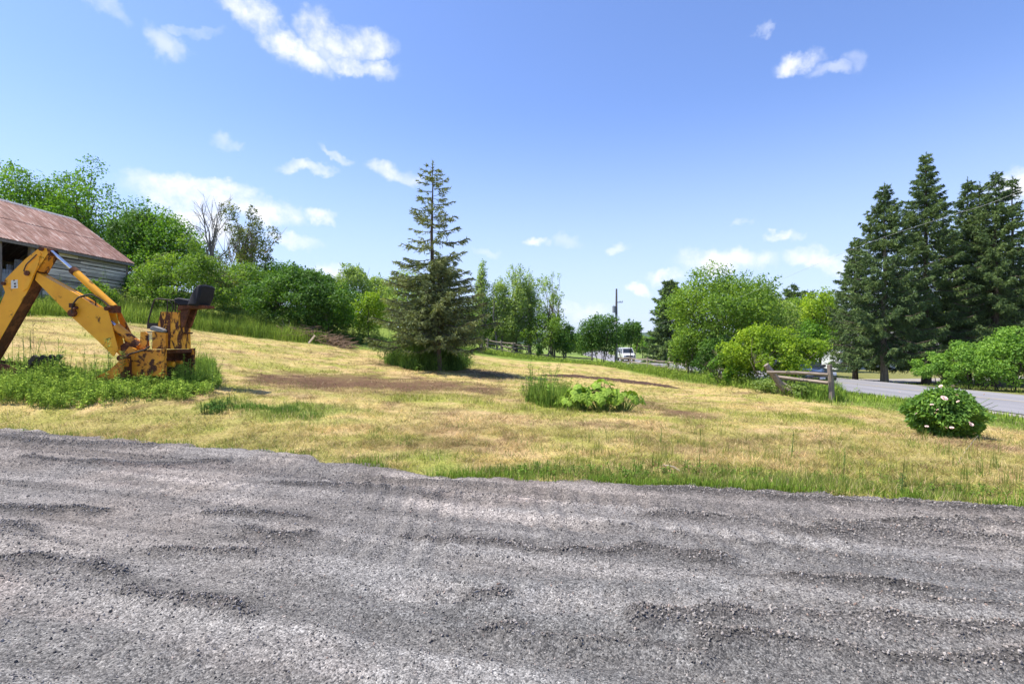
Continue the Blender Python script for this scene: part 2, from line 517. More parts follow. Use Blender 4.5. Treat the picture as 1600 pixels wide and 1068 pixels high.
def m_rusty(name, paint, paint2, amount=.5, rust=((.13, .045, .02), (.05, .022, .014)), scale=3.0, rough=.5):
    m, nt, b, _ = newmat(name)
    v = objvec(nt)
    n = noise(nt, scale, 8, .68, v, .4); n2 = noise(nt, scale * 5, 5, .7, v); n3 = noise(nt, scale * .6, 4, .6, v)
    pc = ramp(nt, n3.outputs['Fac'], [(.35, paint), (.65, paint2)])
    rc = ramp(nt, n2.outputs['Fac'], [(.35, rust[0]), (.65, rust[1])])
    mask = ramp(nt, n.outputs['Fac'], [(amount, (0, 0, 0)), (amount + .06, (1, 1, 1))])
    mx = nt.nodes.new('ShaderNodeMix'); mx.data_type = 'RGBA'
    nt.links.new(mask, mx.inputs[0]); nt.links.new(pc, mx.inputs[6]); nt.links.new(rc, mx.inputs[7])
    nt.links.new(mx.outputs[2], b.inputs['Base Color'])
    rr = ramp(nt, n.outputs['Fac'], [(amount, (rough,) * 3), (amount + .06, (.9,) * 3)])
    nt.links.new(rr, b.inputs['Roughness'])
    bump(nt, b, n2.outputs['Fac'], .25, .004)
    return m


def m_wood(name, c1, c2, stretch=(12, 1, 12), scale=2.0, var=.35):
    m, nt, b, _ = newmat(name)
    v = objvec(nt, stretch)
    n = noise(nt, scale, 8, .7, v, .3)
    oi = nt.nodes.new('ShaderNodeObjectInfo')
    col = ramp(nt, n.outputs['Fac'], [(.3, c2), (.5, c1), (.72, tuple(min(1, x * 1.35) for x in c1))])
    mm = nt.nodes.new('ShaderNodeMix'); mm.data_type = 'RGBA'; mm.blend_type = 'MULTIPLY'; mm.inputs[0].default_value = 1
    nt.links.new(col, mm.inputs[6])
    nt.links.new(ramp(nt, oi.outputs['Random'], [(0, (1 - var,) * 3), (1, (1 + var, 1 + var * .95, 1 + var * .9))]), mm.inputs[7])
    nt.links.new(mm.outputs[2], b.inputs['Base Color'])
    b.inputs['Roughness'].default_value = .92; b.inputs['Specular IOR Level'].default_value = .15
    bump(nt, b, n.outputs['Fac'], .5, .01)
    return m


M_bark = m_simple('bark', (.13, .10, .075), (.055, .042, .033), 6, .95, bs=.5, bd=.03, stretch=(2, 2, .5))
M_palebark = m_simple('pale_bark', (.30, .255, .20), (.14, .11, .09), 5, .95, bs=.5, bd=.03, stretch=(2, 2, .5))
M_greybark = m_simple('grey_bark', (.22, .2, .18), (.10, .09, .08), 5, .95, bs=.4, bd=.02)
L_maple = m_leaf('maple_leaves', [(.05, (.020, .060, .010)), (.45, (.052, .125, .018)), (.95, (.115, .21, .028))])
L_hedge = m_leaf('hedge_leaves', [(.05, (.04, .10, .022)), (.5, (.09, .18, .038)), (.95, (.17, .28, .06))], .4)
L_dark = m_leaf('dark_leaves', [(.05, (.014, .042, .010)), (.5, (.034, .085, .018)), (.95, (.075, .15, .026))], .32)
L_mid = m_leaf('mid_leaves', [(.05, (.03, .072, .016)), (.5, (.07, .135, .025)), (.95, (.14, .215, .04))])
L_lime = m_leaf('lime_leaves', [(.05, (.04, .085, .012)), (.5, (.105, .18, .02)), (.95, (.22, .30, .035))], .42)
L_grey = m_leaf('greygreen_leaves', [(.05, (.055, .095, .036)), (.5, (.12, .185, .068)), (.95, (.24, .33, .14))], .45)
L_olive = m_leaf('olive_leaves', [(.05, (.03, .05, .018)), (.5, (.065, .09, .03)), (.95, (.125, .15, .055))], .3)
L_spruce = m_leaf('spruce_needles', [(.0, (.016, .036, .018)), (.5, (.046, .082, .038)), (.95, (.125, .185, .07))], .18, .6, .5)
L_oldspruce = m_leaf('tired_spruce_needles', [(.0, (.036, .058, .032)), (.5, (.085, .115, .06)), (.95, (.17, .20, .105))], .2, .7, .35)
M_twig = m_simple('dead_twigs', (.24, .16, .10), (.10, .065, .045), 10, .95, bs=0)
M_turf = m_attr('turf', .95, 0, 22, .9, .055)
M_blades = m_attr('grass_blades', .8, .35)
M_orange = m_rusty('orange_paint', (.92, .43, .022), (.80, .34, .018), .60)
M_orange2 = m_rusty('worn_orange_paint', (.80, .34, .025), (.58, .19, .018), .50, scale=4)
M_orange3 = m_rusty('streaked_orange_paint', (.84, .40, .03), (.66, .24, .02), .455, scale=3.2)
M_orange3.node_tree.nodes['Mapping'].inputs['Scale'].default_value = (2.0, 2.0, .8)
M_rust = m_rusty('rust', (.20, .07, .03), (.11, .04, .02), .45, scale=5, rough=.85)
M_black = m_simple('black_vinyl', (.010, .011, .016), (.016, .016, .021), 9, .75, bs=.15, bd=.004)
M_blackiron = m_simple('black_iron', (.03, .028, .026), (.055, .035, .025), 12, .7, bs=.2, bd=.003)
M_chrome = m_simple('chrome_rod', (.75, .76, .78), (.6, .6, .62), 8, .22, 1.0, bs=0)
M_greypad = m_simple('grey_pad', (.30, .285, .27), (.2, .185, .17), 14, .8)
M_white = m_simple('white_placard', (.72, .72, .68), (.55, .53, .48), 20, .6, bs=0)
M_hose = m_simple('rubber_hose', (.025, .02, .018), (.05, .032, .022), 10, .7, bs=0)
M_wall = m_wood('barn_boards', (.62, .52, .43), (.10, .082, .07), (14, .5, 14), 2.0, .5)
M_post = m_wood('grey_post_wood', (.24, .20, .17), (.10, .08, .07), (10, 10, 1), 2.5, .15)
M_rail = m_wood('grey_rail_wood', (.24, .20, .165), (.10, .08, .065), (1.2, 1.2, 12), 2.5, .2)

# ------------------------------------------------------------------ ground
def axis(lo, hi, step, outer, ostep, far):
    a = list(np.arange(lo, hi + 1e-6, step))
    b = list(np.arange(hi + ostep, outer[1], ostep))
    g = []; v = outer[1]; s = ostep
    while v < far: g.append(v); s *= 1.35; v += s
    g.append(far)
    b2 = list(np.arange(lo - ostep, outer[0], -ostep))
    g2 = []; v = outer[0]; s = ostep
    while v > -far: g2.append(v); s *= 1.35; v -= s
    g2.append(-far)
    return np.array(sorted(set(np.round(a + b + g + b2 + g2, 4))))


def sheet(name, X, Y, zf, colf, mat, smooth=True):
    x, y = np.meshgrid(X, Y)
    z = zf(x, y)
    V = np.stack([x, y, z], -1).reshape(-1, 3)
    nx, ny = len(X), len(Y)
    i = np.arange(ny - 1)[:, None] * nx + np.arange(nx - 1)[None]
    Fc = np.stack([i, i + 1, i + nx + 1, i + nx], -1).reshape(-1, 4)
    me = npmesh(name, V, Fc, colf(x, y).reshape(-1, 3) if colf else None, smooth)
    return link(name, me, mat)


RY = np.array([-40, 0, 20, 30, 45, 66, 90, 120, 160, 200, 260.])
RXC = np.array([20.6, 20.4, 20.25, 20.1, 19.9, 19.3, 19.0, 20.5, 25, 33, 50.])
RZ = np.array([-.8, -.72, -.82, -.9, -1.05, -1.3, -1.52, -1.75, -1.85, -1.95, -2.1])
ROADW = 3.3


def road_c(y): return np.interp(y, RY, RXC)
def road_z(y): return np.interp(y, RY, RZ)


def ground_z(x, y):
    z = H(x, y) + micro(x, y) * sstep(400, 100, np.hypot(x, y))
    d = edge_y(x) - y
    z = z - .09 * sstep(0.15, 1.0, d) * (np.abs(x) < 40)
    # dug bed: a low ridge of bare earth
    r = np.abs(x - road_c(y))
    k = sstep(5.5, 3.6, r) * (y > -45) * (y < 262)
    z = z * (1 - k) + (road_z(y) - .05) * k
    return z


def ground_c(x, y):
    return turf(x, y)


X = axis(-15, 15, .16, (-80, 80), 1.2, 2600)
Yv = axis(3, 33, .16, (-70, 130), 1.2, 2600)
ground = sheet('ground', X, Yv, ground_z, ground_c, M_turf)
tag(ground, 'mown sloping field with dry straw, brown earth and green patches', None, None, 'structure')

# gravel pad -----------------------------------------------------------------
def rot_uv(x, y, a=-17.0):
    c, s = math.cos(R(a)), math.sin(R(a))
    return x * c + y * s, -x * s + y * c


RUTS = []   # ridges of loose stone thrown up by tyres: px points, half width (m), height (m)
for pts, wd_, hh_ in (([(-40, 905), (60, 900), (120, 905), (180, 912)], .07, .055), ([(200, 945), (260, 957), (320, 963), (380, 972)], .07, .05), ([(330, 968), (380, 968)], .06, .03),
                      ([(40, 722), (90, 727), (170, 730), (260, 738)], .09, .04), ([(170, 727), (260, 728), (350, 726)], .08, .04), ([(250, 872), (310, 876), (400, 880)], .05, .035), ([(330, 812), (400, 815), (480, 818)], .06, .035),
                      ([(380, 845), (430, 850), (480, 846)], .07, .03), ([(430, 765), (520, 770), (600, 775), (700, 792)], .09, .04), ([(690, 940), (740, 942), (790, 938)], .05, .04), ([(680, 1000), (760, 996), (800, 985)], .05, .04),
                      ([(800, 1005), (900, 1012), (1000, 1020), (1100, 1035)], .06, .05), ([(1000, 985), (1150, 980), (1250, 985), (1400, 1005), (1640, 1020)], .08, .065), ([(1100, 1010), (1300, 1028), (1500, 1050), (1640, 1060)], .06, .05),
                      ([(1020, 818), (1100, 822), (1170, 823), (1240, 835)], .09, .05), ([(1240, 842), (1350, 840), (1500, 852), (1620, 862)], .10, .055), ([(1300, 822), (1450, 828), (1620, 830)], .08, .045),
                      ([(1230, 918), (1330, 928), (1450, 935)], .07, .045), ([(980, 770), (1100, 775), (1200, 778)], .09, .035), ([(1200, 783), (1350, 790), (1600, 808)], .09, .04), ([(0, 690), (60, 697), (140, 700), (240, 704)], .1, .03),
                      ([(880, 870), (1000, 868), (1120, 880)], .07, .035), ([(60, 845), (0, 838)], .07, .04), ([(1380, 955), (1500, 962), (1620, 975)], .06, .035), ([(640, 850), (760, 860), (860, 872)], .06, .025), ([(-40, 800), (60, 806), (150, 812)], .07, .035)):
    w_ = [((a_ - CX) / F * (EYE * F / (b_ - CY)), EYE * F / (b_ - CY)) for a_, b_ in pts]
    RUTS.append((w_, wd_, hh_))


TRACKS = []
for pts in ([(-40, 732), (300, 745), (600, 760), (900, 790), (1200, 810), (1640, 850)], [(300, 790), (600, 800), (800, 820), (1000, 842), (1300, 858), (1640, 876)], [(-40, 868), (200, 890), (500, 925), (700, 935)],
            [(850, 950), (1100, 955), (1400, 968), (1640, 985)], [(-40, 762), (300, 772), (520, 782), (760, 800)], [(-40, 705), (200, 715), (500, 738)], [(-40, 935), (250, 975), (500, 985), (800, 1022), (1100, 1050)],
            [(700, 890), (900, 900), (1200, 905), (1640, 935)], [(600, 745), (900, 765), (1200, 795), (1640, 818)]):
    TRACKS.append([((a_ - CX) / F * (EYE * F / (b_ - CY)), EYE * F / (b_ - CY)) for a_, b_ in pts])


def track_mask(x, y):
    m = np.zeros(np.shape(x))
    wob = (fbm(x * .9, y * .9, 181, 2) - .5) * .16
    for w_ in TRACKS:
        best = np.full(np.shape(x), 1e9)
        for (a, b) in zip(w_[:-1], w_[1:]):
            bx, by = b[0] - a[0], b[1] - a[1]
            t = np.clip(((x - a[0]) * bx + (y - a[1]) * by) / (bx * bx + by * by), 0, 1)
            best = np.minimum(best, np.hypot(x - a[0] - t * bx, y - a[1] - t * by + wob))
        m = np.maximum(m, sstep(.17, .10, best))
    return m * sstep(.28, .5, fbm(x * .8, y * .8, 182, 2))


def rut_mask(x, y):
    m = np.zeros(np.shape(x)); hgt = np.zeros(np.shape(x))
    wob = (fbm(x * 2.3, y * 2.3, 171, 3) - .5) * .22
    amp = .35 + 1.1 * fbm(x * 1.9, y * 1.9, 172, 3)
    for w_, wd_, hh_ in RUTS:
        best = np.full(np.shape(x), 1e9)
        for (a, b) in zip(w_[:-1], w_[1:]):
            ax, ay = a; bx, by = b[0] - a[0], b[1] - a[1]
            t = np.clip(((x - ax) * bx + (y - ay) * by) / (bx * bx + by * by), 0, 1)
            best = np.minimum(best, np.hypot(x - ax - t * bx, y - ay - t * by + wob))
        g = np.exp(-(best / (wd_ * (1 + .05 * y))) ** 2) * amp
        m = np.maximum(m, g); hgt = np.maximum(hgt, g * hh_)
    return np.clip(m, 0, 1), hgt


def ruts(x, y):
    u, v = rot_uv(x, y)
    w = v + (fbm(u * .18, v * .3, 71, 2) - .5) * 1.3
    a = fbm(u * .16 + 5, w * 1.5, 72, 4, .45)
    ridge = 1 - np.abs(2 * fbm(u * .11, w * 1.25, 75, 2) - 1) * 5.0
    ridge = np.clip(ridge, 0, 1) * sstep(.38, .58, fbm(u * .30, w * .6 + 9, 78, 2))
    r2 = 1 - np.abs(2 * fbm(u * .13 + 50, w * 2.1 + 7, 76, 2) - 1) * 5.5
    ridge = np.maximum(ridge, np.clip(r2, 0, 1) * .8 * sstep(.48, .66, fbm(u * .4 + 3, w * .9 + 19, 77, 2)))
    h = (a - .5) * .11 + ridge ** 1.4 * .04
    tr = np.sin((u + .35 * v) * 2 * math.pi / .2 + np.sin(v * 3) * 1.2) * sstep(.42, .56, fbm(u * .4 + 30, w * 2.2, 79, 2))
    ridge = ridge * .45
    rm, rh = rut_mask(x, y)
    ridge = np.maximum(ridge, rm)
    tm = track_mask(x, y)
    u_ = (u + .3 * v) * 2 * math.pi / .085
    h = h - tm * (.022 - .005 * np.sin(u_)); ridge = ridge * (1 - tm * .8)
    h = h + rh * 1.0 * (.55 + .9 * fbm(x * 4.5, y * 4.5, 175, 3))
    h = h + tr * .016 * sstep(-.1, .3, fbm(x, y, 177, 2) - .3)
    h = h + (fbm(u * .12, v * 5.5, 176, 3) - .5) * .05 + (fbm(u * .2, v * 13, 178, 2) - .5) * .022
    h = h + (fbm(x * 6, y * 6, 81, 3) - .5) * .02
    return h, ridge, a


def gravel_z(x, y):
    h, ridge, a = ruts(x, y)
    d = edge_y(x) - y + (fbm(x * 1.3, y * 1.3, 91, 4) - .5) * .7 + (fbm(x * 6, y * 6, 93, 3) - .5) * .35
    rim = sstep(-.35, .25, d) * .06 - .11 * sstep(0.05, -.35, d)
    lip = np.exp(-((d - .25) / .2) ** 2) * .02
    return H(x, y) + rim * 1.0 + lip + h * sstep(0, .5, d) - .015


def gravel_c(x, y):
    h, ridge, a = ruts(x, y)
    n = fbm(x * .5, y * .5, 95, 3); n2 = fbm(x * 9, y * 9, 96, 3)
    base = np.array([.200, .178, .157]); pale = np.array([.275, .248, .222]); cool = np.array([.185, .175, .163]); dark = np.array([.07, .065, .06])
    u, v = rot_uv(x, y)
    f = sstep(.46, .58, fbm(u * .09, v * 2.6, 97, 4))[..., None]
    c = base * (1 - f) + pale * f
    f = (sstep(.42, .62, n) * .9)[..., None]; c = c * (1 - f) + cool * f
    tmk = (track_mask(x, y) * .55)[..., None]; c = c * (1 - tmk) + pale * 1.0 * tmk
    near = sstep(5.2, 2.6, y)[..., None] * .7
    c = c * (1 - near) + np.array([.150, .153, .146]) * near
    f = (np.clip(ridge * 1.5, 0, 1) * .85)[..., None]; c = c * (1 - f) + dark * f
    f = (sstep(.62, .75, fbm(u * .5, v * 1.4, 98, 3)) * .4)[..., None]; c = c * (1 - f) + np.array([.20, .155, .135]) * f
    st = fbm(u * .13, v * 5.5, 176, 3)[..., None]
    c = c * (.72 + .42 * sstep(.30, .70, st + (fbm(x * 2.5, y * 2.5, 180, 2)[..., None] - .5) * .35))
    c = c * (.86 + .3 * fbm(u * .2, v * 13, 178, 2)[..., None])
    n4 = fbm(x * 28, y * 28, 99, 2)
    return c * 1.1 * (.72 + .3 * n2 + .26 * n4)[..., None]


def m_gravel():
    m, nt, b, out = newmat('gravel')
    a = nt.nodes.new('ShaderNodeAttribute'); a.attribute_name = 'col'
    v = objvec(nt)
    def vor(scale, feat='F1'):
        t = nt.nodes.new('ShaderNodeTexVoronoi'); t.inputs['Scale'].default_value = scale; t.feature = feat
        nt.links.new(v, t.inputs['Vector']); return t
    v1 = vor(98); v2 = vor(200); n = noise(nt, 240, 3, .7, v); big = noise(nt, 26, 5, .75, v)
    sep = nt.nodes.new('ShaderNodeSeparateColor'); nt.links.new(v1.outputs['Color'], sep.inputs[0])
    c1 = ramp(nt, sep.outputs[0], [(0, (.36, .37, .39)), (.5, (.95, .93, .92)), (.85, (1.2, 1.2, 1.2)), (1, (1.6, 1.6, 1.6))])
    sep2 = nt.nodes.new('ShaderNodeSeparateColor'); nt.links.new(v2.outputs['Color'], sep2.inputs[0])
    c2 = ramp(nt, sep2.outputs[1], [(0, (.55, .55, .56)), (1, (1.4, 1.4, 1.4))])
    c3 = ramp(nt, big.outputs['Fac'], [(.3, (.62, .62, .64)), (.7, (1.35, 1.33, 1.32))])
    cc = a.outputs['Color']
    for k in (c1, c2, c3):
        mm = nt.nodes.new('ShaderNodeMix'); mm.data_type = 'RGBA'; mm.blend_type = 'MULTIPLY'; mm.inputs[0].default_value = 1
        nt.links.new(cc, mm.inputs[6]); nt.links.new(k, mm.inputs[7]); cc = mm.outputs[2]
    nt.links.new(cc, b.inputs['Base Color'])
    b.inputs['Roughness'].default_value = .9; b.inputs['Specular IOR Level'].default_value = .2
    ad = nt.nodes.new('ShaderNodeMath'); ad.operation = 'ADD'
    nt.links.new(v1.outputs['Distance'], ad.inputs[0])
    m2 = nt.nodes.new('ShaderNodeMath'); m2.operation = 'MULTIPLY'; m2.inputs[1].default_value = .6; nt.links.new(n.outputs['Fac'], m2.inputs[0])
    nt.links.new(m2.outputs[0], ad.inputs[1])
    iv = nt.nodes.new('ShaderNodeMath'); iv.operation = 'MULTIPLY'; iv.inputs[1].default_value = -1; nt.links.new(ad.outputs[0], iv.inputs[0])
    bump(nt, b, iv.outputs[0], .65, .007)
    return m


M_gravel = m_gravel()
gX = np.arange(-15, 11.01, .045); gY = np.arange(-1.5, 12.0, .045)
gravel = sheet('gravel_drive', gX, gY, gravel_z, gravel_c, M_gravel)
tag(gravel, 'grey crushed gravel drive with tyre ruts in the foreground', None, None, 'structure')

# loose stones: points with a geometry-nodes instancer whose stones are made inside the tree
def m_stone():
    m, nt, b, _ = newmat('stone')
    oi = nt.nodes.new('ShaderNodeObjectInfo')
    c = ramp(nt, oi.outputs['Random'], [(0, (.06, .057, .053)), (.35, (.155, .14, .127)), (.7, (.25, .225, .205)), (.93, (.37, .34, .31)), (1, (.26, .18, .14))])
    nt.links.new(c, b.inputs['Base Color']); b.inputs['Roughness'].default_value = .85
    return m


def scatter_stones(name, P, scale, seed, label):
    me = bpy.data.meshes.new(name)
    me.vertices.add(len(P)); me.vertices.foreach_set('co', P.astype(np.float32).ravel())
    rg = np.random.default_rng(seed)
    at = me.attributes.new('rot', 'FLOAT_VECTOR', 'POINT'); at.data.foreach_set('vector', (rg.random((len(P), 3)) * 6.28).astype(np.float32).ravel())
    at = me.attributes.new('scl', 'FLOAT_VECTOR', 'POINT')
    sc = scale[:, None] * np.c_[rg.uniform(.8, 1.5, len(P)), rg.uniform(.6, 1.1, len(P)), rg.uniform(.4, .9, len(P))]
    at.data.foreach_set('vector', sc.astype(np.float32).ravel())
    at = me.attributes.new('pick', 'INT', 'POINT'); at.data.foreach_set('value', rg.integers(0, 3, len(P)).astype(np.int32))
    o = link(name, me)
    ng = bpy.data.node_groups.new(name + '_nodes', 'GeometryNodeTree')
    ng.interface.new_socket('Geometry', in_out='INPUT', socket_type='NodeSocketGeometry')
    ng.interface.new_socket('Geometry', in_out='OUTPUT', socket_type='NodeSocketGeometry')
    N, L = ng.nodes, ng.links
    gi = N.new('NodeGroupInput'); go = N.new('NodeGroupOutput')
    g2i = N.new('GeometryNodeGeometryToInstance')
    for k in range(3):
        ico = N.new('GeometryNodeMeshIcoSphere'); ico.inputs['Radius'].default_value = 1; ico.inputs['Subdivisions'].default_value = 1
        sp = N.new('GeometryNodeSetPosition'); nz = N.new('ShaderNodeTexNoise'); nz.inputs['Scale'].default_value = 1.1 + k * .5
        nz.noise_dimensions = '4D'; nz.inputs['W'].default_value = 3.7 * k + 1
        sb = N.new('ShaderNodeVectorMath'); sb.operation = 'SUBTRACT'; sb.inputs[1].default_value = (.5, .5, .5)
        sc_ = N.new('ShaderNodeVectorMath'); sc_.operation = 'SCALE'; sc_.inputs[3].default_value = 1.9
        L.new(nz.outputs['Color'], sb.inputs[0]); L.new(sb.outputs[0], sc_.inputs[0]); L.new(sc_.outputs[0], sp.inputs['Offset'])
        L.new(ico.outputs[0], sp.inputs[0]); L.new(sp.outputs[0], g2i.inputs[0])
    iop = N.new('GeometryNodeInstanceOnPoints')
    L.new(gi.outputs[0], iop.inputs['Points']); L.new(g2i.outputs[0], iop.inputs['Instance'])
    iop.inputs['Pick Instance'].default_value = True
    for nm, ty, soc in (('rot', 'FLOAT_VECTOR', 'Rotation'), ('scl', 'FLOAT_VECTOR', 'Scale'), ('pick', 'INT', 'Instance Index')):
        a = N.new('GeometryNodeInputNamedAttribute'); a.data_type = ty; a.inputs['Name'].default_value = nm
        so = [x for x in a.outputs if x.enabled and x.name == 'Attribute'][0]
        if nm == 'rot':
            e2r = N.new('FunctionNodeEulerToRotation'); L.new(so, e2r.inputs[0]); so = e2r.outputs[0]
        L.new(so, iop.inputs[soc])
    sm = N.new('GeometryNodeSetMaterial'); sm.inputs['Material'].default_value = M_stone
    L.new(iop.outputs[0], sm.inputs[0]); L.new(sm.outputs[0], go.inputs[0])
    md = o.modifiers.new('scatter', 'NODES'); md.node_group = ng
    me.materials.append(M_stone)
    tag(o, label, None, None, 'stuff')
    return o


M_stone = m_stone()
rg = np.random.default_rng(5)
n = 900000
y = rg.uniform(1.6, 10.2, n) ; x = rg.uniform(-12.5, 9.5, n)
h, ridge, a = ruts(x, y)
keep = rg.random(n) < np.clip((.20 + .5 * sstep(.5, .38, a) + ridge * .9) * np.clip(3.0 / y, 0, 1) ** 1.1, 0, 1)
keep &= (np.abs(x) < y * 1.08 + 1.2) & (y < edge_y(x) - .0 + rg.normal(0, .28, n))
x = x[keep]; y = y[keep]; ridge = ridge[keep]
s = np.minimum(rg.lognormal(math.log(.0045), .34, len(x)) * (1 + ridge * .4) * (1 + .03 * y), .011)
z = gravel_z(x, y) + s * .2
z = np.maximum(z, ground_z(x, y) + .003)
scatter_stones('gravel_stones', np.c_[x, y, z], s, 3, 'loose crushed grey stones lying on the gravel drive')
del x, y, z

# ------------------------------------------------------------------ road, shoulder, driveway
def strip(name, cx, half0, half1, zoff, mat, y0, y1, step, kind='structure', label=None):
    ys = np.arange(y0, y1, step)
    us = np.linspace(half0, half1, 5)
    c = cx(ys); V = []; 
    for j, yy in enumerate(ys):
        for uu in us:
            V.append((c[j] + uu, yy, road_z(yy) + zoff - .015 * abs(uu)))
    k = len(us)
    i = np.arange(len(ys) - 1)[:, None] * k + np.arange(k - 1)[None]
    Fc = np.stack([i, i + 1, i + k + 1, i + k], -1).reshape(-1, 4)
    o = link(name, npmesh(name, np.array(V), Fc, None, True), mat)
    return tag(o, label, None, None, kind)


def m_asphalt():
    m, nt, b, _ = newmat('asphalt')
    v = objvec(nt); v2 = objvec(nt, (1.2, .05, 1))
    n = noise(nt, 90, 4, .7, v); s = noise(nt, 1.0, 3, .6, v2)
    c = ramp(nt, s.outputs['Fac'], [(.35, (.20, .197, .21)), (.65, (.27, .262, .275))])
    mm = nt.nodes.new('ShaderNodeMix'); mm.data_type = 'RGBA'; mm.blend_type = 'MULTIPLY'; mm.inputs[0].default_value = 1
    nt.links.new(c, mm.inputs[6]); nt.links.new(ramp(nt, n.outputs['Fac'], [(.3, (.75,) * 3), (.7, (1.2,) * 3)]), mm.inputs[7])
    nt.links.new(mm.outputs[2], b.inputs['Base Color']); b.inputs['Roughness'].default_value = .85
    bump(nt, b, n.outputs['Fac'], .3, .005)
    return m


M_asphalt = m_asphalt()
M_shoulder = m_simple('shoulder_gravel', (.33, .30, .27), (.22, .20, .18), 30, .95, bs=.5, bd=.02)
strip('road', road_c, -ROADW, ROADW, .06, M_asphalt, -40, 258, 1.5, label='grey asphalt country road passing behind the fence')
strip('road_shoulder', road_c, -ROADW - .55, ROADW + .55, .03, M_shoulder, -40, 258, 1.5, label='narrow gravel shoulder along the road')
M_line = m_simple('faded_road_paint', (.42, .33, .16), (.27, .25, .22), 3, .9, bs=0)
yl = np.arange(-38, 250, 1.5); Vl = []
for yy in yl:
    for uu in (-.06, .06): Vl.append((road_c(yy) + uu, yy, road_z(yy) + .0645))
il = np.arange(len(yl) - 1) * 2
tag(link('road_marking', npmesh('road_marking', np.array(Vl), np.stack([il, il + 1, il + 3, il + 2], -1), None, True), M_line), 'faded yellow centre line on the grey road', None, None, 'structure')
# driveway across the road
xs = np.arange(23.2, 60, 1.0); V = []
for xx in xs:
    for q in (-1.8, 0, 1.8):
        yy = 41.5 + (xx - 23) * .12 + q
        V.append((xx, yy, Hs(xx, yy) + .09 if xx > 25 else road_z(yy) + .02))
k = 3; i = np.arange(len(xs) - 1)[:, None] * k + np.arange(2)[None]
drv = link('driveway', npmesh('driveway', np.array(V), np.stack([i, i + k, i + k + 1, i + 1], -1).reshape(-1, 4), None, True), M_shoulder)
tag(drv, 'pale gravel driveway beyond the road under the spruces', None, None, 'structure')

# ------------------------------------------------------------------ far hills
def far_hills():
    V = []; Fc = []
    n = 140
    for i in range(n + 1):
        a = R(-65 + 130 * i / n)
        h = 26 + 14 * float(fbm(np.array([i * .09]), np.array([.3]), 7, 3)[0]) - 7 + 3 * float(vnoise(np.array([i * .8]), np.array([2.]), 9)[0])
        for (r, zz) in ((1300, -4), (1420, h * .55), (1560, h), (1800, h * .8), (2100, -4)):
            V.append((r * math.sin(a), r * math.cos(a), zz))
    for i in range(n):
        for k in range(4):
            b = i * 5 + k
            Fc.append((b, b + 5, b + 6, b + 1))
    m = m_simple('wooded_hills', (.03, .06, .03), (.05, .085, .035), .02, 1, bs=0)
    o = link('hills', npmesh('hills', np.array(V), np.array(Fc), None, True), m)
    tag(o, 'low wooded hills on the horizon', None, None, 'structure')


far_hills()

# ------------------------------------------------------------------ leaves
def unit(v):
    return v / (np.linalg.norm(v, axis=-1, keepdims=True) + 1e-9)


def leaf_quads(rng, P, nrm, size, aspect=.6):
    """rhombic leaves centred at P, facing nrm"""
    n = len(P)
    t = unit(np.cross(nrm, rng.normal(size=(n, 3))))
    b = unit(np.cross(nrm, t))
    s = (size * rng.uniform(.6, 1.35, n))[:, None]
    V = np.stack([P - t * s * .5, P + b * s * .5 * aspect + nrm * s * .08, P + t * s * .5, P - b * s * .5 * aspect + nrm * s * .08], 1).reshape(-1, 3)
    Fc = np.arange(4 * n).reshape(n, 4)
    return V, Fc


def limb(mb, rng, a, b, r0, r1, n=5, seg=4, sag=.08):
    a = np.array(a, float); b = np.array(b, float)
    L_ = np.linalg.norm(b - a)
    pts = []
    for i in range(seg + 1):
        t = i / seg
        p = a + (b - a) * t + rng.normal(size=3) * L_ * sag * math.sin(math.pi * t) * .6
        p[2] += math.sin(math.pi * t) * L_ * .06
        pts.append(p)
    mb.tube(pts, [r0 + (r1 - r0) * i / seg for i in range(seg + 1)], n, cap=False)
    return pts


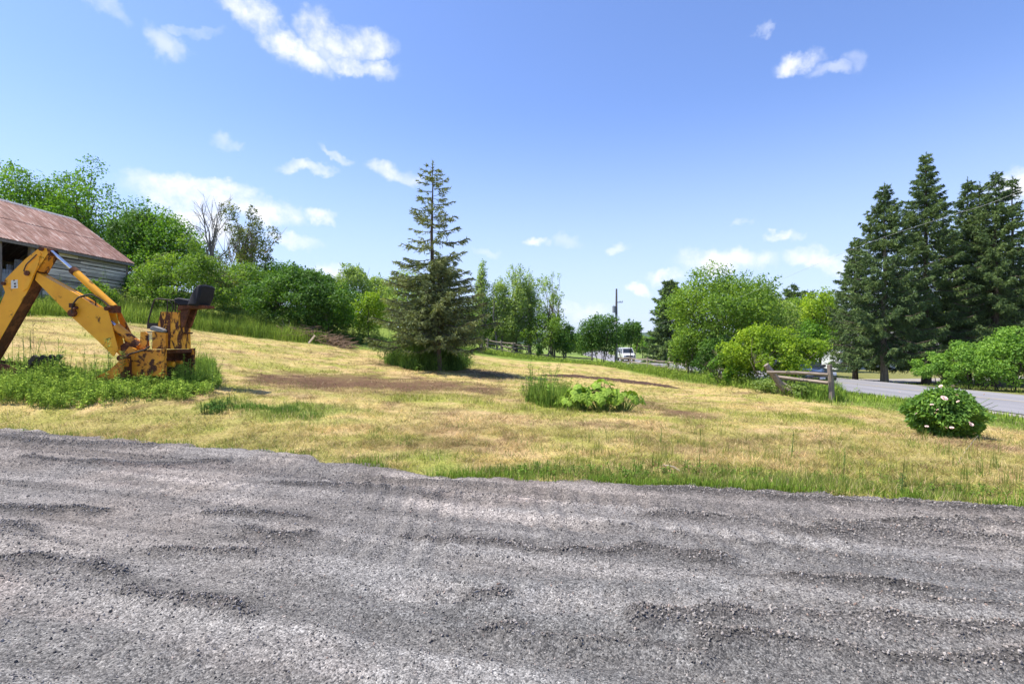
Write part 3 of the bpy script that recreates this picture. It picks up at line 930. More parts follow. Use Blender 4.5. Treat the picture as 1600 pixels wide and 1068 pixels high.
def tree(name, label, cat, px, Y, top, width, low, mat, leaves=9000, leaf=.16, blobs=26, group=None, seed=1, trunk=True, base=None,
         bark=None, stems=1, shell=.55, irr=.35, lean=0, flat=.0, shape='round', blobr=.36, x=None):
    """px: centre column; top/low: rows of the crown's top and lowest foliage; width in photograph pixels"""
    rng = np.random.default_rng(seed)
    bark = bark or M_bark
    x0 = (px - CX) / F * Y if x is None else x
    z0 = Hs(x0, Y) if base is None else base
    ztop = EYE + (CY - top) / F * Y
    zlow = max(EYE + (CY - low) / F * Y, z0 + .02)
    rx = width / F * Y / 2 * (1.5 if shape == 'spire' else 1.14)
    leaves = int(leaves * (2.3 if shape == 'spire' else 1.15))
    rz = (ztop - zlow) / 2 * 1.03
    c = np.array([0, 0, (ztop + zlow) / 2 - z0])
    root = empty(name, (x0, Y, z0))
    tag(root, label, cat, group)
    if shape == 'mound': blobs = int(blobs * 1.7); blobr = blobr * .72
    elif shape == 'round': blobs = int(blobs * 1.35); blobr = blobr * .86
    B = []
    while len(B) < blobs:
        p = rng.uniform(-1, 1, 3)
        r = np.linalg.norm(p)
        if r > 1 or r < .25: continue
        if shape == 'round':
            f = 1.0
        elif shape == 'spire':
            f = np.clip(1.08 - .85 * (p[2] * .5 + .5), .12, 1)
        elif shape == 'vase':
            f = .55 + .5 * (p[2] * .5 + .5)
        elif shape == 'mound':
            f = np.clip(1.1 - .55 * (p[2] * .5 + .5) ** 1.5, .2, 1.1)
        q = p / r * r ** .6
        br = blobr * rng.uniform(.6, 1.25) * (.8 if shape != 'round' else 1)
        rad = np.array([rx * br, rx * br, max(rz * br, rx * br * .5)])
        lim = np.array([rx - rad[0] * .9, rx - rad[1] * .9, rz - rad[2] * .9])
        cc = q * lim * np.array([f, f, 1]) * (1 + rng.normal(0, irr * .25, 3))
        B.append((cc + c, rad))
    mb = MB()
    hgt = ztop - z0
    r0 = max(.035 * hgt * .55, .03)
    for st in range(stems):
        off = rng.normal(size=2) * (.0 if stems == 1 else min(rx * .22, .5))
        p0 = np.array([off[0], off[1], -.15])
        p1 = np.array([lean * hgt + off[0] * 3, off[1] * 3, c[2] + rz * (.1 if shape != 'spire' else .72)])
        rs = r0 / math.sqrt(stems)
        pts = limb(mb, rng, p0, p1, rs, rs * (.35 if shape != 'spire' else .1), 8, 6, .03)
        pts = np.array(pts)
        for k, (cc, rad) in enumerate(B):
            if k % stems != st: continue
            j = int(np.clip((cc[2] * .62 / max(p1[2], .1)) * 6, 1, 6))
            limb(mb, rng, pts[j], cc, rs * .36, rs * .08, 4, 3, .1)
    tr = mb.build('trunk' if trunk else 'stems', bark, root, smooth=True)
    # leaves
    wt = np.array([b[1][0] * b[1][2] for b in B]); wt /= wt.sum()
    idx = rng.choice(len(B), leaves, p=wt)
    C = np.array([b[0] for b in B])[idx]; RR = np.array([b[1] for b in B])[idx]
    d = unit(rng.normal(size=(leaves, 3)) + np.array([0, 0, .35]))
    rr = shell + (1.12 - shell) * rng.random(leaves) ** .7
    # sub clumps give ragged outlines
    sub = (vnoise(d[:, 0] * 3 + idx * 7.1, d[:, 1] * 3 + d[:, 2] * 2.3, seed) - .5) * .5
    P = C + d * RR * (rr + sub)[:, None]
    nsh = max(6, leaves // 95); per = 13
    si = rng.choice(leaves, nsh); sd = unit(d[si] + np.array([0, 0, .55]) + rng.normal(size=(nsh, 3)) * .35)
    sl = rng.uniform(.25, .8, nsh) * float(np.mean([b_[1][0] for b_ in B])) * .9
    tt = np.linspace(.1, 1, per)
    SP = (P[si][:, None] + sd[:, None] * (sl[:, None] * tt[None])[..., None] + rng.normal(size=(nsh, per, 3)) * leaf * .35).reshape(-1, 3)
    k0 = nsh * per
    P[:k0] = SP[:leaves]
    if shape == 'round':
        fi = (rng.random(leaves) < .16) & (np.arange(leaves) >= k0)
        dd = unit(rng.normal(size=(leaves, 3))) * (rng.random(leaves) ** .5)[:, None] * np.array([rx * .8, rx * .8, rz * .8]) + c
        P = np.where(fi[:, None], dd, P)
    P[:, 2] = np.maximum(P[:, 2], .03 + rng.random(leaves) * .2)
    nrm = unit(d * .6 + rng.normal(size=(leaves, 3)) * .6 + np.array([0, 0, .45]))
    V, Fc = leaf_quads(rng, P, nrm, np.full(leaves, leaf), .62)
    me = npmesh('crown', V, Fc)
    link('crown' if trunk else 'foliage', me, mat, root)
    return root


def conifer(name, label, px, Y, top, width, low, mat, seed=1, group=None, whorl=.42, per=6, p=.85, droop=.25, dens=1.0, gap=0.0, bark=None, twig=.34, needle=.10,
            sparse_top=0.0, cat='tree', x=None, profile=None, wilt=0.6):
    rng = np.random.default_rng(seed)
    x0 = (px - CX) / F * Y if x is None else x
    z0 = Hs(x0, Y)
    Ht = EYE + (CY - top) / F * Y - z0
    zl = max(EYE + (CY - low) / F * Y - z0, .1)
    Rb = width / F * Y / 2
    root = empty(name, (x0, Y, z0)); tag(root, label, cat, group)
    mb = MB()
    rt = Ht * .0135 + .05
    nseg = 9
    mb.tube([(rng.normal() * .03 * (i > 0), rng.normal() * .03 * (i > 0), -.2 + (Ht * .985 + .2) * i / nseg) for i in range(nseg + 1)],
            [rt * 1.25] + [rt * (1 - i / (nseg + .6)) for i in range(1, nseg + 1)], 9, cap=False)
    mb.build('trunk', bark or M_bark, root, smooth=True)
    lm = MB()
    Vs = []; 
    z = zl
    while z < Ht * .985:
        t = (z - zl) / (Ht - zl)
        rad = Rb * ((1 - t) ** p) if profile is None else Rb * np.interp(t, profile[0], profile[1])
        nb = per if t < .85 else max(3, per - 2)
        a0 = rng.random() * 6.28
        for k in range(nb):
            if rng.random() < gap + sparse_top * (t > .35) * .35: continue
            a = a0 + 6.283 * k / nb + rng.normal() * .25
            ln = rad * rng.choice([rng.uniform(.5, .9), rng.uniform(.85, 1.15)]) + .1
            zz = z + rng.normal() * whorl * .25
            m_ = max(3, int(ln / .32))
            s = np.linspace(0, 1, m_ + 1)
            # out, down in the middle, upturned at the tip
            rise = .16 * (t - .25) * 2.0
            dz = ln * (rise * s - droop * (1 - t * .8) * np.sin(s * math.pi * .62) + .12 * s ** 3)
            pts = np.c_[math.cos(a) * ln * s, math.sin(a) * ln * s, zz + dz]
            lm.tube([tuple(q) for q in pts[::max(1, m_ // 3)]] + [tuple(pts[-1])], [.017 * (ln / 2 + .3)] * (len(pts[::max(1, m_ // 3)])) + [.006], 3, cap=False)
            dirv = unit(pts[-1] - pts[0])
            side = np.array([-math.sin(a), math.cos(a), 0])
            nt_ = int(max(5, ln * 15 * dens * (.8 if sparse_top and t > .45 else 1)))
            ss = np.clip(rng.random(nt_) ** .75 * .95 + .08, 0, 1)
            bp = np.c_[np.interp(ss, s, pts[:, 0]), np.interp(ss, s, pts[:, 1]), np.interp(ss, s, pts[:, 2])]
            sg = rng.choice([-1, 1], nt_)
            tl = twig * (1.15 - ss * .7) * rng.uniform(.5, 1.3, nt_) * min(1.2, .45 + ln * .35)
            td = unit(dirv[None] * rng.uniform(.4, 1.0, nt_)[:, None] + side[None] * (sg * rng.uniform(.2, 1., nt_))[:, None] + np.array([0, 0, -1]) * (rng.uniform(.0, 1.0, nt_) * wilt)[:, None])
            nn = max(4, int(5.5 * dens * max(1, twig / .34)))
            q = np.linspace(.05, 1, nn)
            PP = bp[:, None] + td[:, None] * (tl[:, None] * q[None])[..., None]
            PP = PP.reshape(-1, 3); TD = np.repeat(td, nn, 0)
            nd = unit(TD * .9 + rng.normal(size=PP.shape) * .55)
            wv = unit(np.cross(nd, rng.normal(size=PP.shape)))
            nl = needle * rng.uniform(.7, 1.5, len(PP))[:, None]
            Vs.append(np.stack([PP - wv * nl * .2, PP + wv * nl * .2, PP + nd * nl * 1.3], 1).reshape(-1, 3))
        z += whorl * rng.uniform(.7, 1.3) * (.55 + .45 * (1 - t)) * (1 + sparse_top * (t > .4) * .6)
    # leader
    PP = np.c_[np.zeros(60), np.zeros(60), np.linspace(Ht * .94, Ht, 60)]
    nd = unit(rng.normal(size=PP.shape) * .6 + np.array([0, 0, 1.])); wv = unit(np.cross(nd, rng.normal(size=PP.shape)))
    Vs.append(np.stack([PP - wv * .02, PP + wv * .02, PP + nd * .16], 1).reshape(-1, 3))
    V = np.concatenate(Vs)
    lm.build('branches', M_bark, root)
    link('crown', npmesh('crown', V, np.arange(len(V)).reshape(-1, 3)), mat, root)
    print(name, 'needles', len(V) // 3)
    return root


# ------------------------------------------------------------------ the barn
def barn():
    d = Vector((.042, 1, 0)).normalized()
    far = Vector((-24.6, 34, 0))
    root = empty('barn', (far.x, far.y, 0))
    tag(root, 'old grey board barn with rusty red metal roof and an open doorway', 'barn')
    root.rotation_euler = (0, 0, -math.atan2(d.x, d.y))
    root.location = far
    # local: y along the wall (0 = far corner, negative toward the camera), x = 0 wall face, -x inside
    EZ = 6.78; RZt = 9.5; HW = 3.75; LEN = 15.5; base = 2.0
    rng = random.Random(4)
    rows = 21
    bh = (EZ - .05 - 2.2) / rows
    # horizontal wall boards right of the doorway, two lengths in each row
    def boards(y0, y1, r0, r1, cuts):
        for r in range(r0, r1):
            z = 2.2 + r * bh
            ys = [y0] + [y0 + (y1 - y0) * min(.9, max(.1, c + rng.uniform(-.08, .08))) for c in cuts] + [y1]
            for a, b in zip(ys[:-1], ys[1:]):
                if y0 > -6.5 and (r, round(b, 0)) in ((19, -1), (17, -4)): b -= 1.1
                t = rng.uniform(-.012, .02)
                gapv = rng.choice((0, 0, .012, -.03, .02)); dz = rng.uniform(-.012, .012); tilt = rng.uniform(-.012, .012) * (b - a) * .3
                mb = MB()
                mb.add([(-.03, a + .006, z + dz), (t, a + .006, z + dz), (t, b - .006, z + dz + tilt), (-.03, b - .006, z + dz + tilt),
                        (-.03, a + .006, z + dz + bh - .032 + gapv), (t + .004, a + .006, z + dz + bh - .032 + gapv), (t + .004, b - .006, z + dz + tilt + bh - .032 + gapv), (-.03, b - .006, z + dz + tilt + bh - .032 + gapv)],
                       [(0, 3, 2, 1), (4, 5, 6, 7), (0, 1, 5, 4), (1, 2, 6, 5), (2, 3, 7, 6), (3, 0, 4, 7)])
                mb.build('board', M_wall, root)
    boards(-5.9, 0, 4, rows, [.45])
    boards(-LEN, -8.25, 0, rows, [.5])
    # posts at the doorway and corner
    for y in (-8.15, -6.45, -6.05):
        MB().box(-.16, .02, y - .11, y + .11, 2.0, EZ).build('post', M_post, root, bevel=.01)
    MB().box(-.14, .025, -.14, .01, 3.2, EZ).build('corner_board', M_post, root)
    MB().box(-.2, -.035, -LEN, 0, EZ - .16, EZ + .02).build('eave_beam', M_post, root)
    # dark interior: floor, rear wall, gables
    MB().box(-2 * HW, -.17, -LEN, -.02, 2.0, 3.2).build('floor', M_post, root)
    MB().box(-2 * HW, -2 * HW + .08, -LEN, 0, 3.2, EZ).build('rear_wall', M_wall, root)
    for y in (-LEN, -.1):
        MB().prism([(-2 * HW + .09, 3.2), (-.045, 3.2), (-.045, EZ - .02), (-HW, RZt - .12), (-2 * HW + .09, EZ - .02)], y, y + .07).build('gable_wall', M_wall, root)
    # leaning sheets of old tin inside the doorway
    for k, (y, l, t) in enumerate(((-7.7, 1.15, .45), (-7.35, 1.0, .75), (-6.95, .8, .55))):
        mb = MB(); c = []
        for i in range(9):
            c.append(i * l / 8)
        v = []
        for i, u in enumerate(c):
            off = .02 * (i % 2)
            v += [(-.5 - t * .2 + off, y + u * .55, 3.2), (-.42 - t + off, y + u * .55 + t * .9, 5.3 + .3 * k)]
        mb.add(v, [(2 * i, 2 * i + 2, 2 * i + 3, 2 * i + 1) for i in range(8)])
        mb.build('leaning_sheet', M_oldtin, root)
    MB().box(-.34, -.30, -8.0, -7.3, 3.2, 5.0).build('white_board', M_oldtin, root)
    # roof sheets: two courses of corrugated panels on the side in view
    sl = math.hypot(HW + .25, (RZt - EZ) * (HW + .25) / HW)
    nx, nz = (RZt - EZ) / math.hypot(HW, RZt - EZ), HW / math.hypot(HW, RZt - EZ)
    pw = .9; npan = int((LEN + .5) / pw)
    for course in range(2):
        for i in range(npan):
            y0 = .28 - (i + 1) * pw - .0; y1 = y0 + pw + .05
            s0 = (0 if course == 0 else .49); s1 = (.53 if course == 0 else 1.0)
            lift0 = .012 + rng.uniform(0, .008) + (.016 if course == 1 else 0) ; v = []
            nn = 13
            for j in range(nn):
                y = y0 + (y1 - y0) * j / (nn - 1)
                w_ = .018 * (1 if j % 2 else -1) + lift0
                for sss in (s0, s1):
                    s = sss + rng.uniform(-.0, .0)
                    xx = .25 - s * (HW + .25); zz = EZ + .03 - .25 * (RZt - EZ) / HW + s * (HW + .25) * (RZt - EZ) / HW
                    v.append((xx + nx * w_, y, zz + nz * w_))
            MB().add(v, [(2 * j, 2 * j + 2, 2 * j + 3, 2 * j + 1) for j in range(nn - 1)]).build('roof_sheet', M_roof, root)
    # decking under the sheets, the other slope and ridge cap
    zl = EZ - .03 - .2 * (RZt - EZ) / HW
    MB().prism([(.2, zl), (-HW, RZt - .05), (-HW, RZt - .13), (.2, zl - .09)], -LEN - .25, .24).build('roof_deck', M_post, root)
    MB().prism([(-2 * HW - .25, zl), (-HW - .001, RZt + .03), (-HW - .001, RZt - .05), (-2 * HW - .25, zl - .1)], -LEN - .25, .26).build('rear_roof', M_roof, root)
    MB().prism([(-HW - .2, RZt - .06), (-HW, RZt + .09), (-HW + .2, RZt - .06), (-HW, RZt + .06)], -LEN - .28, .29).build('ridge_cap', M_oldtin, root)
    # fascia and the rake board of the far gable
    MB().prism([(.215, zl - .14), (.245, zl - .14), (.245, zl + .0), (.215, zl + .0)], -LEN - .25, .25).build('fascia', M_post, root)


def m_roof_():
    m, nt, b, _ = newmat('rusty_roof')
    v = objvec(nt, (.7, 5, .7)); v1 = objvec(nt, (1, 1, 1))
    n = noise(nt, 2.0, 6, .7, v); n1 = noise(nt, 1.1, 6, .7, v1); n2 = noise(nt, 14, 4, .6, v1)
    oi = nt.nodes.new('ShaderNodeObjectInfo')
    c = ramp(nt, n.outputs['Fac'], [(.3, (.15, .068, .045)), (.45, (.27, .14, .10)), (.56, (.35, .215, .17)), (.68, (.62, .53, .47))])
    mm = nt.nodes.new('ShaderNodeMix'); mm.data_type = 'RGBA'; mm.blend_type = 'MULTIPLY'; mm.inputs[0].default_value = 1
    nt.links.new(c, mm.inputs[6]); nt.links.new(ramp(nt, n1.outputs['Fac'], [(.35, (.7, .66, .64)), (.65, (1.2, 1.2, 1.2))]), mm.inputs[7])
    m3 = nt.nodes.new('ShaderNodeMix'); m3.data_type = 'RGBA'; m3.blend_type = 'MULTIPLY'; m3.inputs[0].default_value = 1
    nt.links.new(mm.outputs[2], m3.inputs[6]); nt.links.new(ramp(nt, oi.outputs['Random'], [(0, (.85, .82, .82)), (1, (1.12, 1.14, 1.15))]), m3.inputs[7])
    nt.links.new(m3.outputs[2], b.inputs['Base Color']); b.inputs['Roughness'].default_value = .6; b.inputs['Metallic'].default_value = .15
    return m


M_roof = m_roof_()
M_oldtin = m_simple('weathered_tin', (.42, .43, .44), (.25, .24, .24), 3, .6, .3, bs=.2)
barn()

# ------------------------------------------------------------------ the detached backhoe
YB = 12.5
def q(px, py, Y=YB):
    x, _, z = W(px, py, Y)
    return (x, z)


def backhoe():
    gx0, gz0 = q(250, 603)
    root = empty('backhoe', (gx0, YB, gz0))
    tag(root, 'rusty orange backhoe attachment with black seat lying unhitched in the weeds', 'backhoe')
    inv = lambda v: v
    def B(mb, name, mat, parent=None, smooth=False, bevel=0):
        mb.v = [(a - gx0, b - YB, c - gz0) for a, b, c in mb.v]
        return mb.build(name, mat, parent or root, smooth, bevel)
    P = lambda pts: [q(*p) for p in pts]
    y0, y1 = YB, YB + .30
    # --- dipper: box beam of two side plates, wider head
    dp = [(64, 386), (73, 388), (75, 396), (57, 424), (46, 450), (40, 461), (0, 531), (-34, 588), (-48, 586), (-30, 545), (-2, 482), (9, 457), (5, 446), (9, 436), (40, 405)]
    dip = B(MB().prism(P(dp), y0 - .015, y0), 'dipper_arm', M_orange)
    B(MB().prism(P(dp), y1, y1 + .015), 'side_plate', M_rust, dip)
    core = [(64, 389), (71, 392), (73, 397), (56, 423.5), (45, 449.5), (39, 460.5), (-.8, 530.5), (-35, 587), (-44, 584), (-22, 540), (1, 484), (12, 458), (8, 447), (12, 437), (42, 407)]
    B(MB().prism(P(core), y0 + .002, y1 - .002), 'web_plate', M_rust, dip)
    ear = [(61, 397), (72, 398), (60, 424), (47, 440)]
    B(MB().prism(P([(58, 392), (72, 392), (72, 399), (60, 424), (55, 422)]), y0 + .03, y1 - .02), 'head_casting', M_orange2, dip)
    # raised gusset on the head
    B(MB().prism(P([(66, 396), (62, 412), (45, 450), (37, 455), (43, 424), (50, 412)]), y0 - .032, y0 - .0165), 'gusset', M_orange, dip)
    for px, py, r in ((45, 427, .06), (8, 443, .042), (67, 389, .05), (169, 482, .05), (190, 559, .07)):
        c = q(px, py)
        B(MB().tube([(c[0], y0 - .07, c[1]), (c[0], y1 + .05, c[1])], r, 14), 'pivot_pin', M_rust, root, True)
    # --- placard with dark marks
    pl = [(18.5, 438), (28.5, 437), (29, 450), (18.5, 451)]
    plac = B(MB().prism(P(pl), y0 - .019, y0 - .0155), 'placard', M_white, dip)
    for (a, b, w_, h_) in ((22, 437, 2.2, 2.0), (23, 442, 3.0, 2.6), (23, 446.5, 3.4, 2.4)):
        B(MB().prism(P([(a, b), (a + w_, b), (a + w_, b + h_), (a, b + h_)]), y0 - .0205, y0 - .0195), 'mark', M_blackiron, plac)
    # --- boom: box beam with open ears at the swing end
    bp = [(56, 425), (121, 461), (148, 479), (166, 480.5), (183, 545), (176, 557), (152, 533), (103, 488), (53, 437)]
    boom = B(MB().prism(P(bp), y0 + .03, y0 + .045), 'boom', M_orange)
    B(MB().prism(P(bp), y1 - .045, y1 - .03), 'side_plate', M_orange, boom)
    core = [(57, 426), (121, 461.8), (147, 479.8), (155, 500), (158, 533), (152, 530), (104, 486), (56, 437)]
    B(MB().prism(P(core), y0 + .047, y1 - .047), 'web_plate', M_orange, boom)
    # swing end ear behind
    B(MB().prism(P([(160, 480), (166, 480), (186, 520), (190, 560), (180, 556), (172, 520)]), y0 + .40, y0 + .42), 'swing_ear', M_orange2, boom)
    def cyl(name, a, b, r, mat, parent=None, yy=None, n=12):
        (xa, za), (xb, zb) = q(*a), q(*b)
        yy = YB + .15 if yy is None else yy
        return B(MB().tube([(xa, yy, za), (xb, yy, zb)], r, n), name, mat, parent, True)
    # --- dipper cylinder above the boom
    c1 = cyl('dipper_cylinder', (107, 421), (171, 479), .082, M_orange)
    cyl('rod', (72, 391), (108, 422), .038, M_chrome, c1)
    cyl('gland', (105, 419.5), (111, 425), .092, M_rust, c1)
    B(MB().box(*[v for v in (q(166, 482)[0], q(177, 482)[0])], YB + .05, YB + .25, q(0, 488)[1], q(0, 477)[1]), 'cylinder_clevis', M_rust, c1)
    # --- boom cylinder below
    c2 = cyl('boom_cylinder', (174, 510), (212, 541), .10, M_orange2)
    cyl('rod', (160, 497), (175, 511), .045, M_chrome, c2)
    # hoses
    def hose(pts, r=.018, yy=YB - .05):
        v = []
        for p in pts:
            x, z = q(p[0], p[1]); v.append((x, yy + (p[2] if len(p) > 2 else 0), z))
        # smooth through the points
        out = []
        for i in range(len(v) - 1):
            p0 = Vector(v[max(i - 1, 0)]); p1 = Vector(v[i]); p2 = Vector(v[i + 1]); p3 = Vector(v[min(i + 2, len(v) - 1)])
            for k in range(5):
                t = k / 5
                out.append(.5 * ((2 * p1) + (p2 - p0) * t + (2 * p0 - 5 * p1 + 4 * p2 - p3) * t * t + (3 * p1 - p0 - 3 * p2 + p3) * t ** 3))
        out.append(Vector(v[-1]))
        return B(MB().tube(out, r, 6), 'hose', M_hose, root, True)
    hose([(115, 489), (116, 478), (122, 468), (128, 463, .02), (142, 460, .06), (156, 468, .1), (169, 479, .1)])
    hose([(128, 464, .02), (137, 463, .1), (144, 470, .15), (142, 478, .18)], .014)
    hose([(197, 562), (203, 554), (215, 550), (228, 546), (236, 541)], .02)
    hose([(60, 398, -.0), (52, 406), (44, 414), (40, 424)], .013)
    mb = MB(); c = q(114, 489)
    mb.tube([(c[0], y0 - .06, c[1]), (c[0], y0 + .03, c[1])], .085, 12)
    c = q(113, 477); mb.box(c[0] - .05, c[0] + .05, y0 - .04, y0 + .03, c[1] - .05, c[1] + .05)
    c = q(119, 482); mb.tube([(c[0], y0 - .09, c[1] - .03), (c[0], y0 + .03, c[1] + .03)], .035, 8)
    B(mb, 'valve', M_rust, root, True)
    # --- bucket, curled at the far left, teeth pointing up
    bk = [(-60, 560), (-50, 610), (-20, 612), (20, 596), (52, 580), (50, 574), (18, 585), (-18, 598), (-40, 596), (-48, 562)]
    bkt = B(MB().prism(P(bk), YB - .28, YB + .55), 'bucket', M_blackiron)
    side = [(-56, 562), (-48, 606), (-20, 608), (18, 594), (50, 578), (28, 568), (-10, 566)]
    for yy in (YB - .30, YB + .551):
        B(MB().prism(P(side), yy, yy + .018), 'side_plate', M_rust, bkt)
    for k in range(4):
        yy = YB - .24 + k * .22
        B(MB().prism(P([(44, 579), (52, 582), (71, 557), (66, 554)]), yy, yy + .09), 'tooth', M_blackiron, bkt)
    # link between dipper and bucket
    B(MB().prism(P([(-40, 580), (-28, 578), (-6, 590), (-10, 598)]), YB + .05, YB + .25), 'bucket_link', M_rust)
    # --- swing post between boom and frame
    B(MB().prism(P([(182, 540), (196, 530), (207, 545), (208, 588), (196, 585), (186, 566)]), YB + .12, YB + .42), 'swing_post', M_rust)
    B(MB().prism(P([(194, 552), (203, 541), (213, 545), (211, 560), (200, 566)]), YB - .02, YB + .03), 'swing_bracket', M_orange2)
    # --- mounting frame: near cheek, cross members, far cheek
    xn = q(206, 0)[0]; xe = q(256, 0)[0]; zt = q(0, 546)[1]; zb = q(0, 588)[1]
    fr = B(MB().prism(P([(196, 558), (207, 546), (252, 546), (252, 588), (222, 586), (206, 590)]), YB, YB + .04), 'frame', M_orange2)
    B(MB().box(xe - .07, xe + .015, YB - .02, YB + .09, zb - .03, zt + .012), 'corner_post', M_orange2, fr, bevel=.008)
    B(MB().box(xe - .08, xe + .02, YB + 1.10, YB + 1.22, zb, zt + .02), 'corner_post', M_orange2, fr, bevel=.008)
    B(MB().box(xe - .07, xe + .01, YB + .092, YB + 1.09, zt - .09, zt), 'top_rail', M_rust, fr)
    B(MB().box(xe - .07, xe + .01, YB + .092, YB + 1.09, zb, zb + .09), 'bottom_rail', M_rust, fr)
    B(MB().box(xe - .45, xe - .42, YB + .092, YB + 1.09, zb + .02, zt - .02), 'back_plate', M_rust, fr)
    B(MB().box(xn + .02, xe - .075, YB + .045, YB + 1.15, zt - .035, zt - .01), 'deck', M_orange2, fr)
    B(MB().prism(P([(206, 548), (252, 548), (252, 588), (206, 588)]), YB + 1.16, YB + 1.2), 'far_cheek', M_rust, fr)
    B(MB().tube([(xe - .40, YB + .33, q(0, 570)[1]), (xe + .03, YB + .33, q(0, 570)[1])], .065, 12), 'swing_cylinder', M_orange, fr, True)
    B(MB().tube([(xe - .40, YB + .72, q(0, 568)[1]), (xe - .03, YB + .72, q(0, 568)[1])], .055, 12), 'swing_cylinder', M_orange2, fr, True)
    # --- pedestal tower with seat
    ya, yb = YB + .12, YB + .56
    twr = B(MB().prism(P([(241, 545), (240, 512), (245, 486), (275, 487), (276, 545)]), ya, yb), 'tower', M_orange3, bevel=.01)
    B(MB().prism(P([(258, 545), (258, 489), (261, 489), (261, 545)]), ya - .014, ya - .001), 'rib', M_rust, twr)
    B(MB().prism(P([(276, 474), (291, 478), (289, 484), (281, 508), (277, 512), (276, 500)]), ya + .02, ya + .09), 'seat_bracket', M_rust)
    B(MB().prism(P([(276, 474), (291, 478), (289, 484), (281, 508), (277, 512), (276, 500)]), ya + .30, ya + .37), 'seat_bracket', M_rust)
    # seat
    seat = B(MB().prism(P([(272, 484), (276, 476), (315, 476), (315, 480), (290, 481)]), ya - .02, ya + .42), 'seat_pan', M_rust)
    cu = MB().prism(P([(268, 466), (276, 464.5), (292, 468), (296, 476), (278, 476.5), (269, 473)]), ya - .05, ya + .42)
    B(cu, 'cushion', M_black, seat, bevel=.02)
    br = MB()
    # backrest: shell curved around, tapering upward
    prof = [(290, 477), (295, 464), (303, 450), (309, 444), (314, 443.5), (316, 446), (313, 462), (308, 474), (306, 478)]
    rows = []
    for k, (f, sx) in enumerate(((-.30, .6), (-.27, .9), (-.15, 1), (.15, 1), (.27, .9), (.30, .6))):
        cxx, czz = q(304, 462)
        rows.append([(cxx + (p[0] - cxx) * sx, (ya + .18) + f, czz + (p[1] - czz) * (.82 if abs(f) > .28 else (.95 if abs(f) > .2 else 1))) for p in P(prof)])
    n = len(prof); v = [p for r_ in rows for p in r_]; f = []
    for r_ in range(5):
        for i in range(n):
            f.append((r_ * n + i, r_ * n + (i + 1) % n, (r_ + 1) * n + (i + 1) % n, (r_ + 1) * n + i))
    f.append(tuple(range(n))); f.append(tuple(range(5 * n, 6 * n))[::-1])
    br.add(v, f)
    B(br, 'backrest', M_black, seat, True)
    # --- valve console and pad left of the tower
    B(MB().prism(P([(213, 545), (215, 518), (222, 518), (227, 522), (227, 545)]), YB + .10, YB + .14), 'console_post', M_orange2)
    B(MB().prism(P([(237, 545), (237, 518), (258, 520), (258, 545)]), YB + .02, YB + .112), 'console', M_orange2)
    vents = B(MB().box(q(225, 0)[0], q(237, 0)[0], YB + .1, YB + .3, q(0, 519.5)[1], q(0, 517.5)[1]), 'vent_panel', M_greypad)
    for k in range(4):
        z = q(0, 522 + k * 2.6)[1]
        B(MB().box(q(225, 0)[0], q(237, 0)[0], YB + .1, YB + .13, z - .012, z + .01), 'slat', M_greypad, vents)
    B(MB().box(q(227, 0)[0], q(238, 0)[0], YB + .24, YB + .28, q(0, 545)[1], q(0, 533)[1]), 'console_shelf', M_rust)
    pad = [(235, 515), (236, 510.5), (240, 509), (253, 513), (257, 516), (256, 519), (246, 518)]
    B(MB().prism(P(pad), YB - .03, YB + .11), 'arm_pad', M_greypad, bevel=.01)
    # --- guard rail and control levers
    gr = [(226, 508), (227, 498), (233, 476), (236, 468), (240, 466), (252, 467), (268, 469)]
    for yy in (YB + .12,):
        pts = [(q(*p)[0], yy, q(*p)[1]) for p in gr]
        pts += [(q(270, 470)[0], yy + .3, q(270, 470)[1]), (q(262, 469)[0], yy + .55, q(262, 469)[1])]
        B(MB().tube(pts, .017, 7), 'guard_rail', M_blackiron, None, True)
    B(MB().box(q(225, 0)[0], q(241, 0)[0], YB + .10, YB + .22, q(0, 513)[1], q(0, 504)[1]), 'rail_base', M_blackiron)
    for pts in ([(250, 486), (250.5, 476), (251, 468)], [(257, 487), (260, 480), (258, 474), (254, 469)], [(263, 487), (263.5, 477), (262, 470)], [(269, 487), (268, 478), (266, 471)]):
        B(MB().tube([(q(*p)[0], YB + .26, q(*p)[1]) for p in pts], .012, 6), 'lever', M_blackiron, None, True)
    B(MB().box(q(276, 0)[0] + .002, q(276, 0)[0] + .13, ya + .15, ya + .3, q(0, 521)[1], q(0, 518.5)[1]), 'step_tab', M_rust)
    # --- stabiliser arm lying toward the lower left
    st = B(MB().prism(P([(208, 560), (200, 562), (184, 577), (147, 596), (146, 601), (156, 603), (190, 590), (205, 578)]), YB - .26, YB - .10), 'stabiliser', M_orange2)
    c = [q(152, 600), q(137, 606)]
    B(MB().tube([(c[0][0], YB - .18, c[0][1]), (c[1][0], YB - .2, c[1][1])], .035, 10), 'rod', M_chrome, st, True)
    B(MB().prism(P([(200, 556), (206, 556), (206, 588), (196, 588)]), YB - .24, YB - .001), 'stabiliser_mount', M_rust)
    B(MB().prism(P([(222, 592), (252, 590), (252, 604), (218, 604)]), YB + .05, YB + 1.0), 'skid', M_rust)


backhoe()

# ------------------------------------------------------------------ blades, stalks and other ground growth
def blade_tris(rng, P, length, width, lean, az=None):
    n = len(P)
    az = rng.random(n) * 6.283 if az is None else az
    d = np.c_[np.cos(az), np.sin(az), np.zeros(n)]
    tip = P + d * (length * np.sin(lean))[:, None] + np.c_[np.zeros(n), np.zeros(n), length * np.cos(lean)]
    a2 = rng.random(n) * 6.283
    w = np.c_[np.cos(a2), np.sin(a2), np.zeros(n)] * (width * .5)[:, None]
    V = np.stack([P - w, P + w, tip], 1).reshape(-1, 3)
    return V


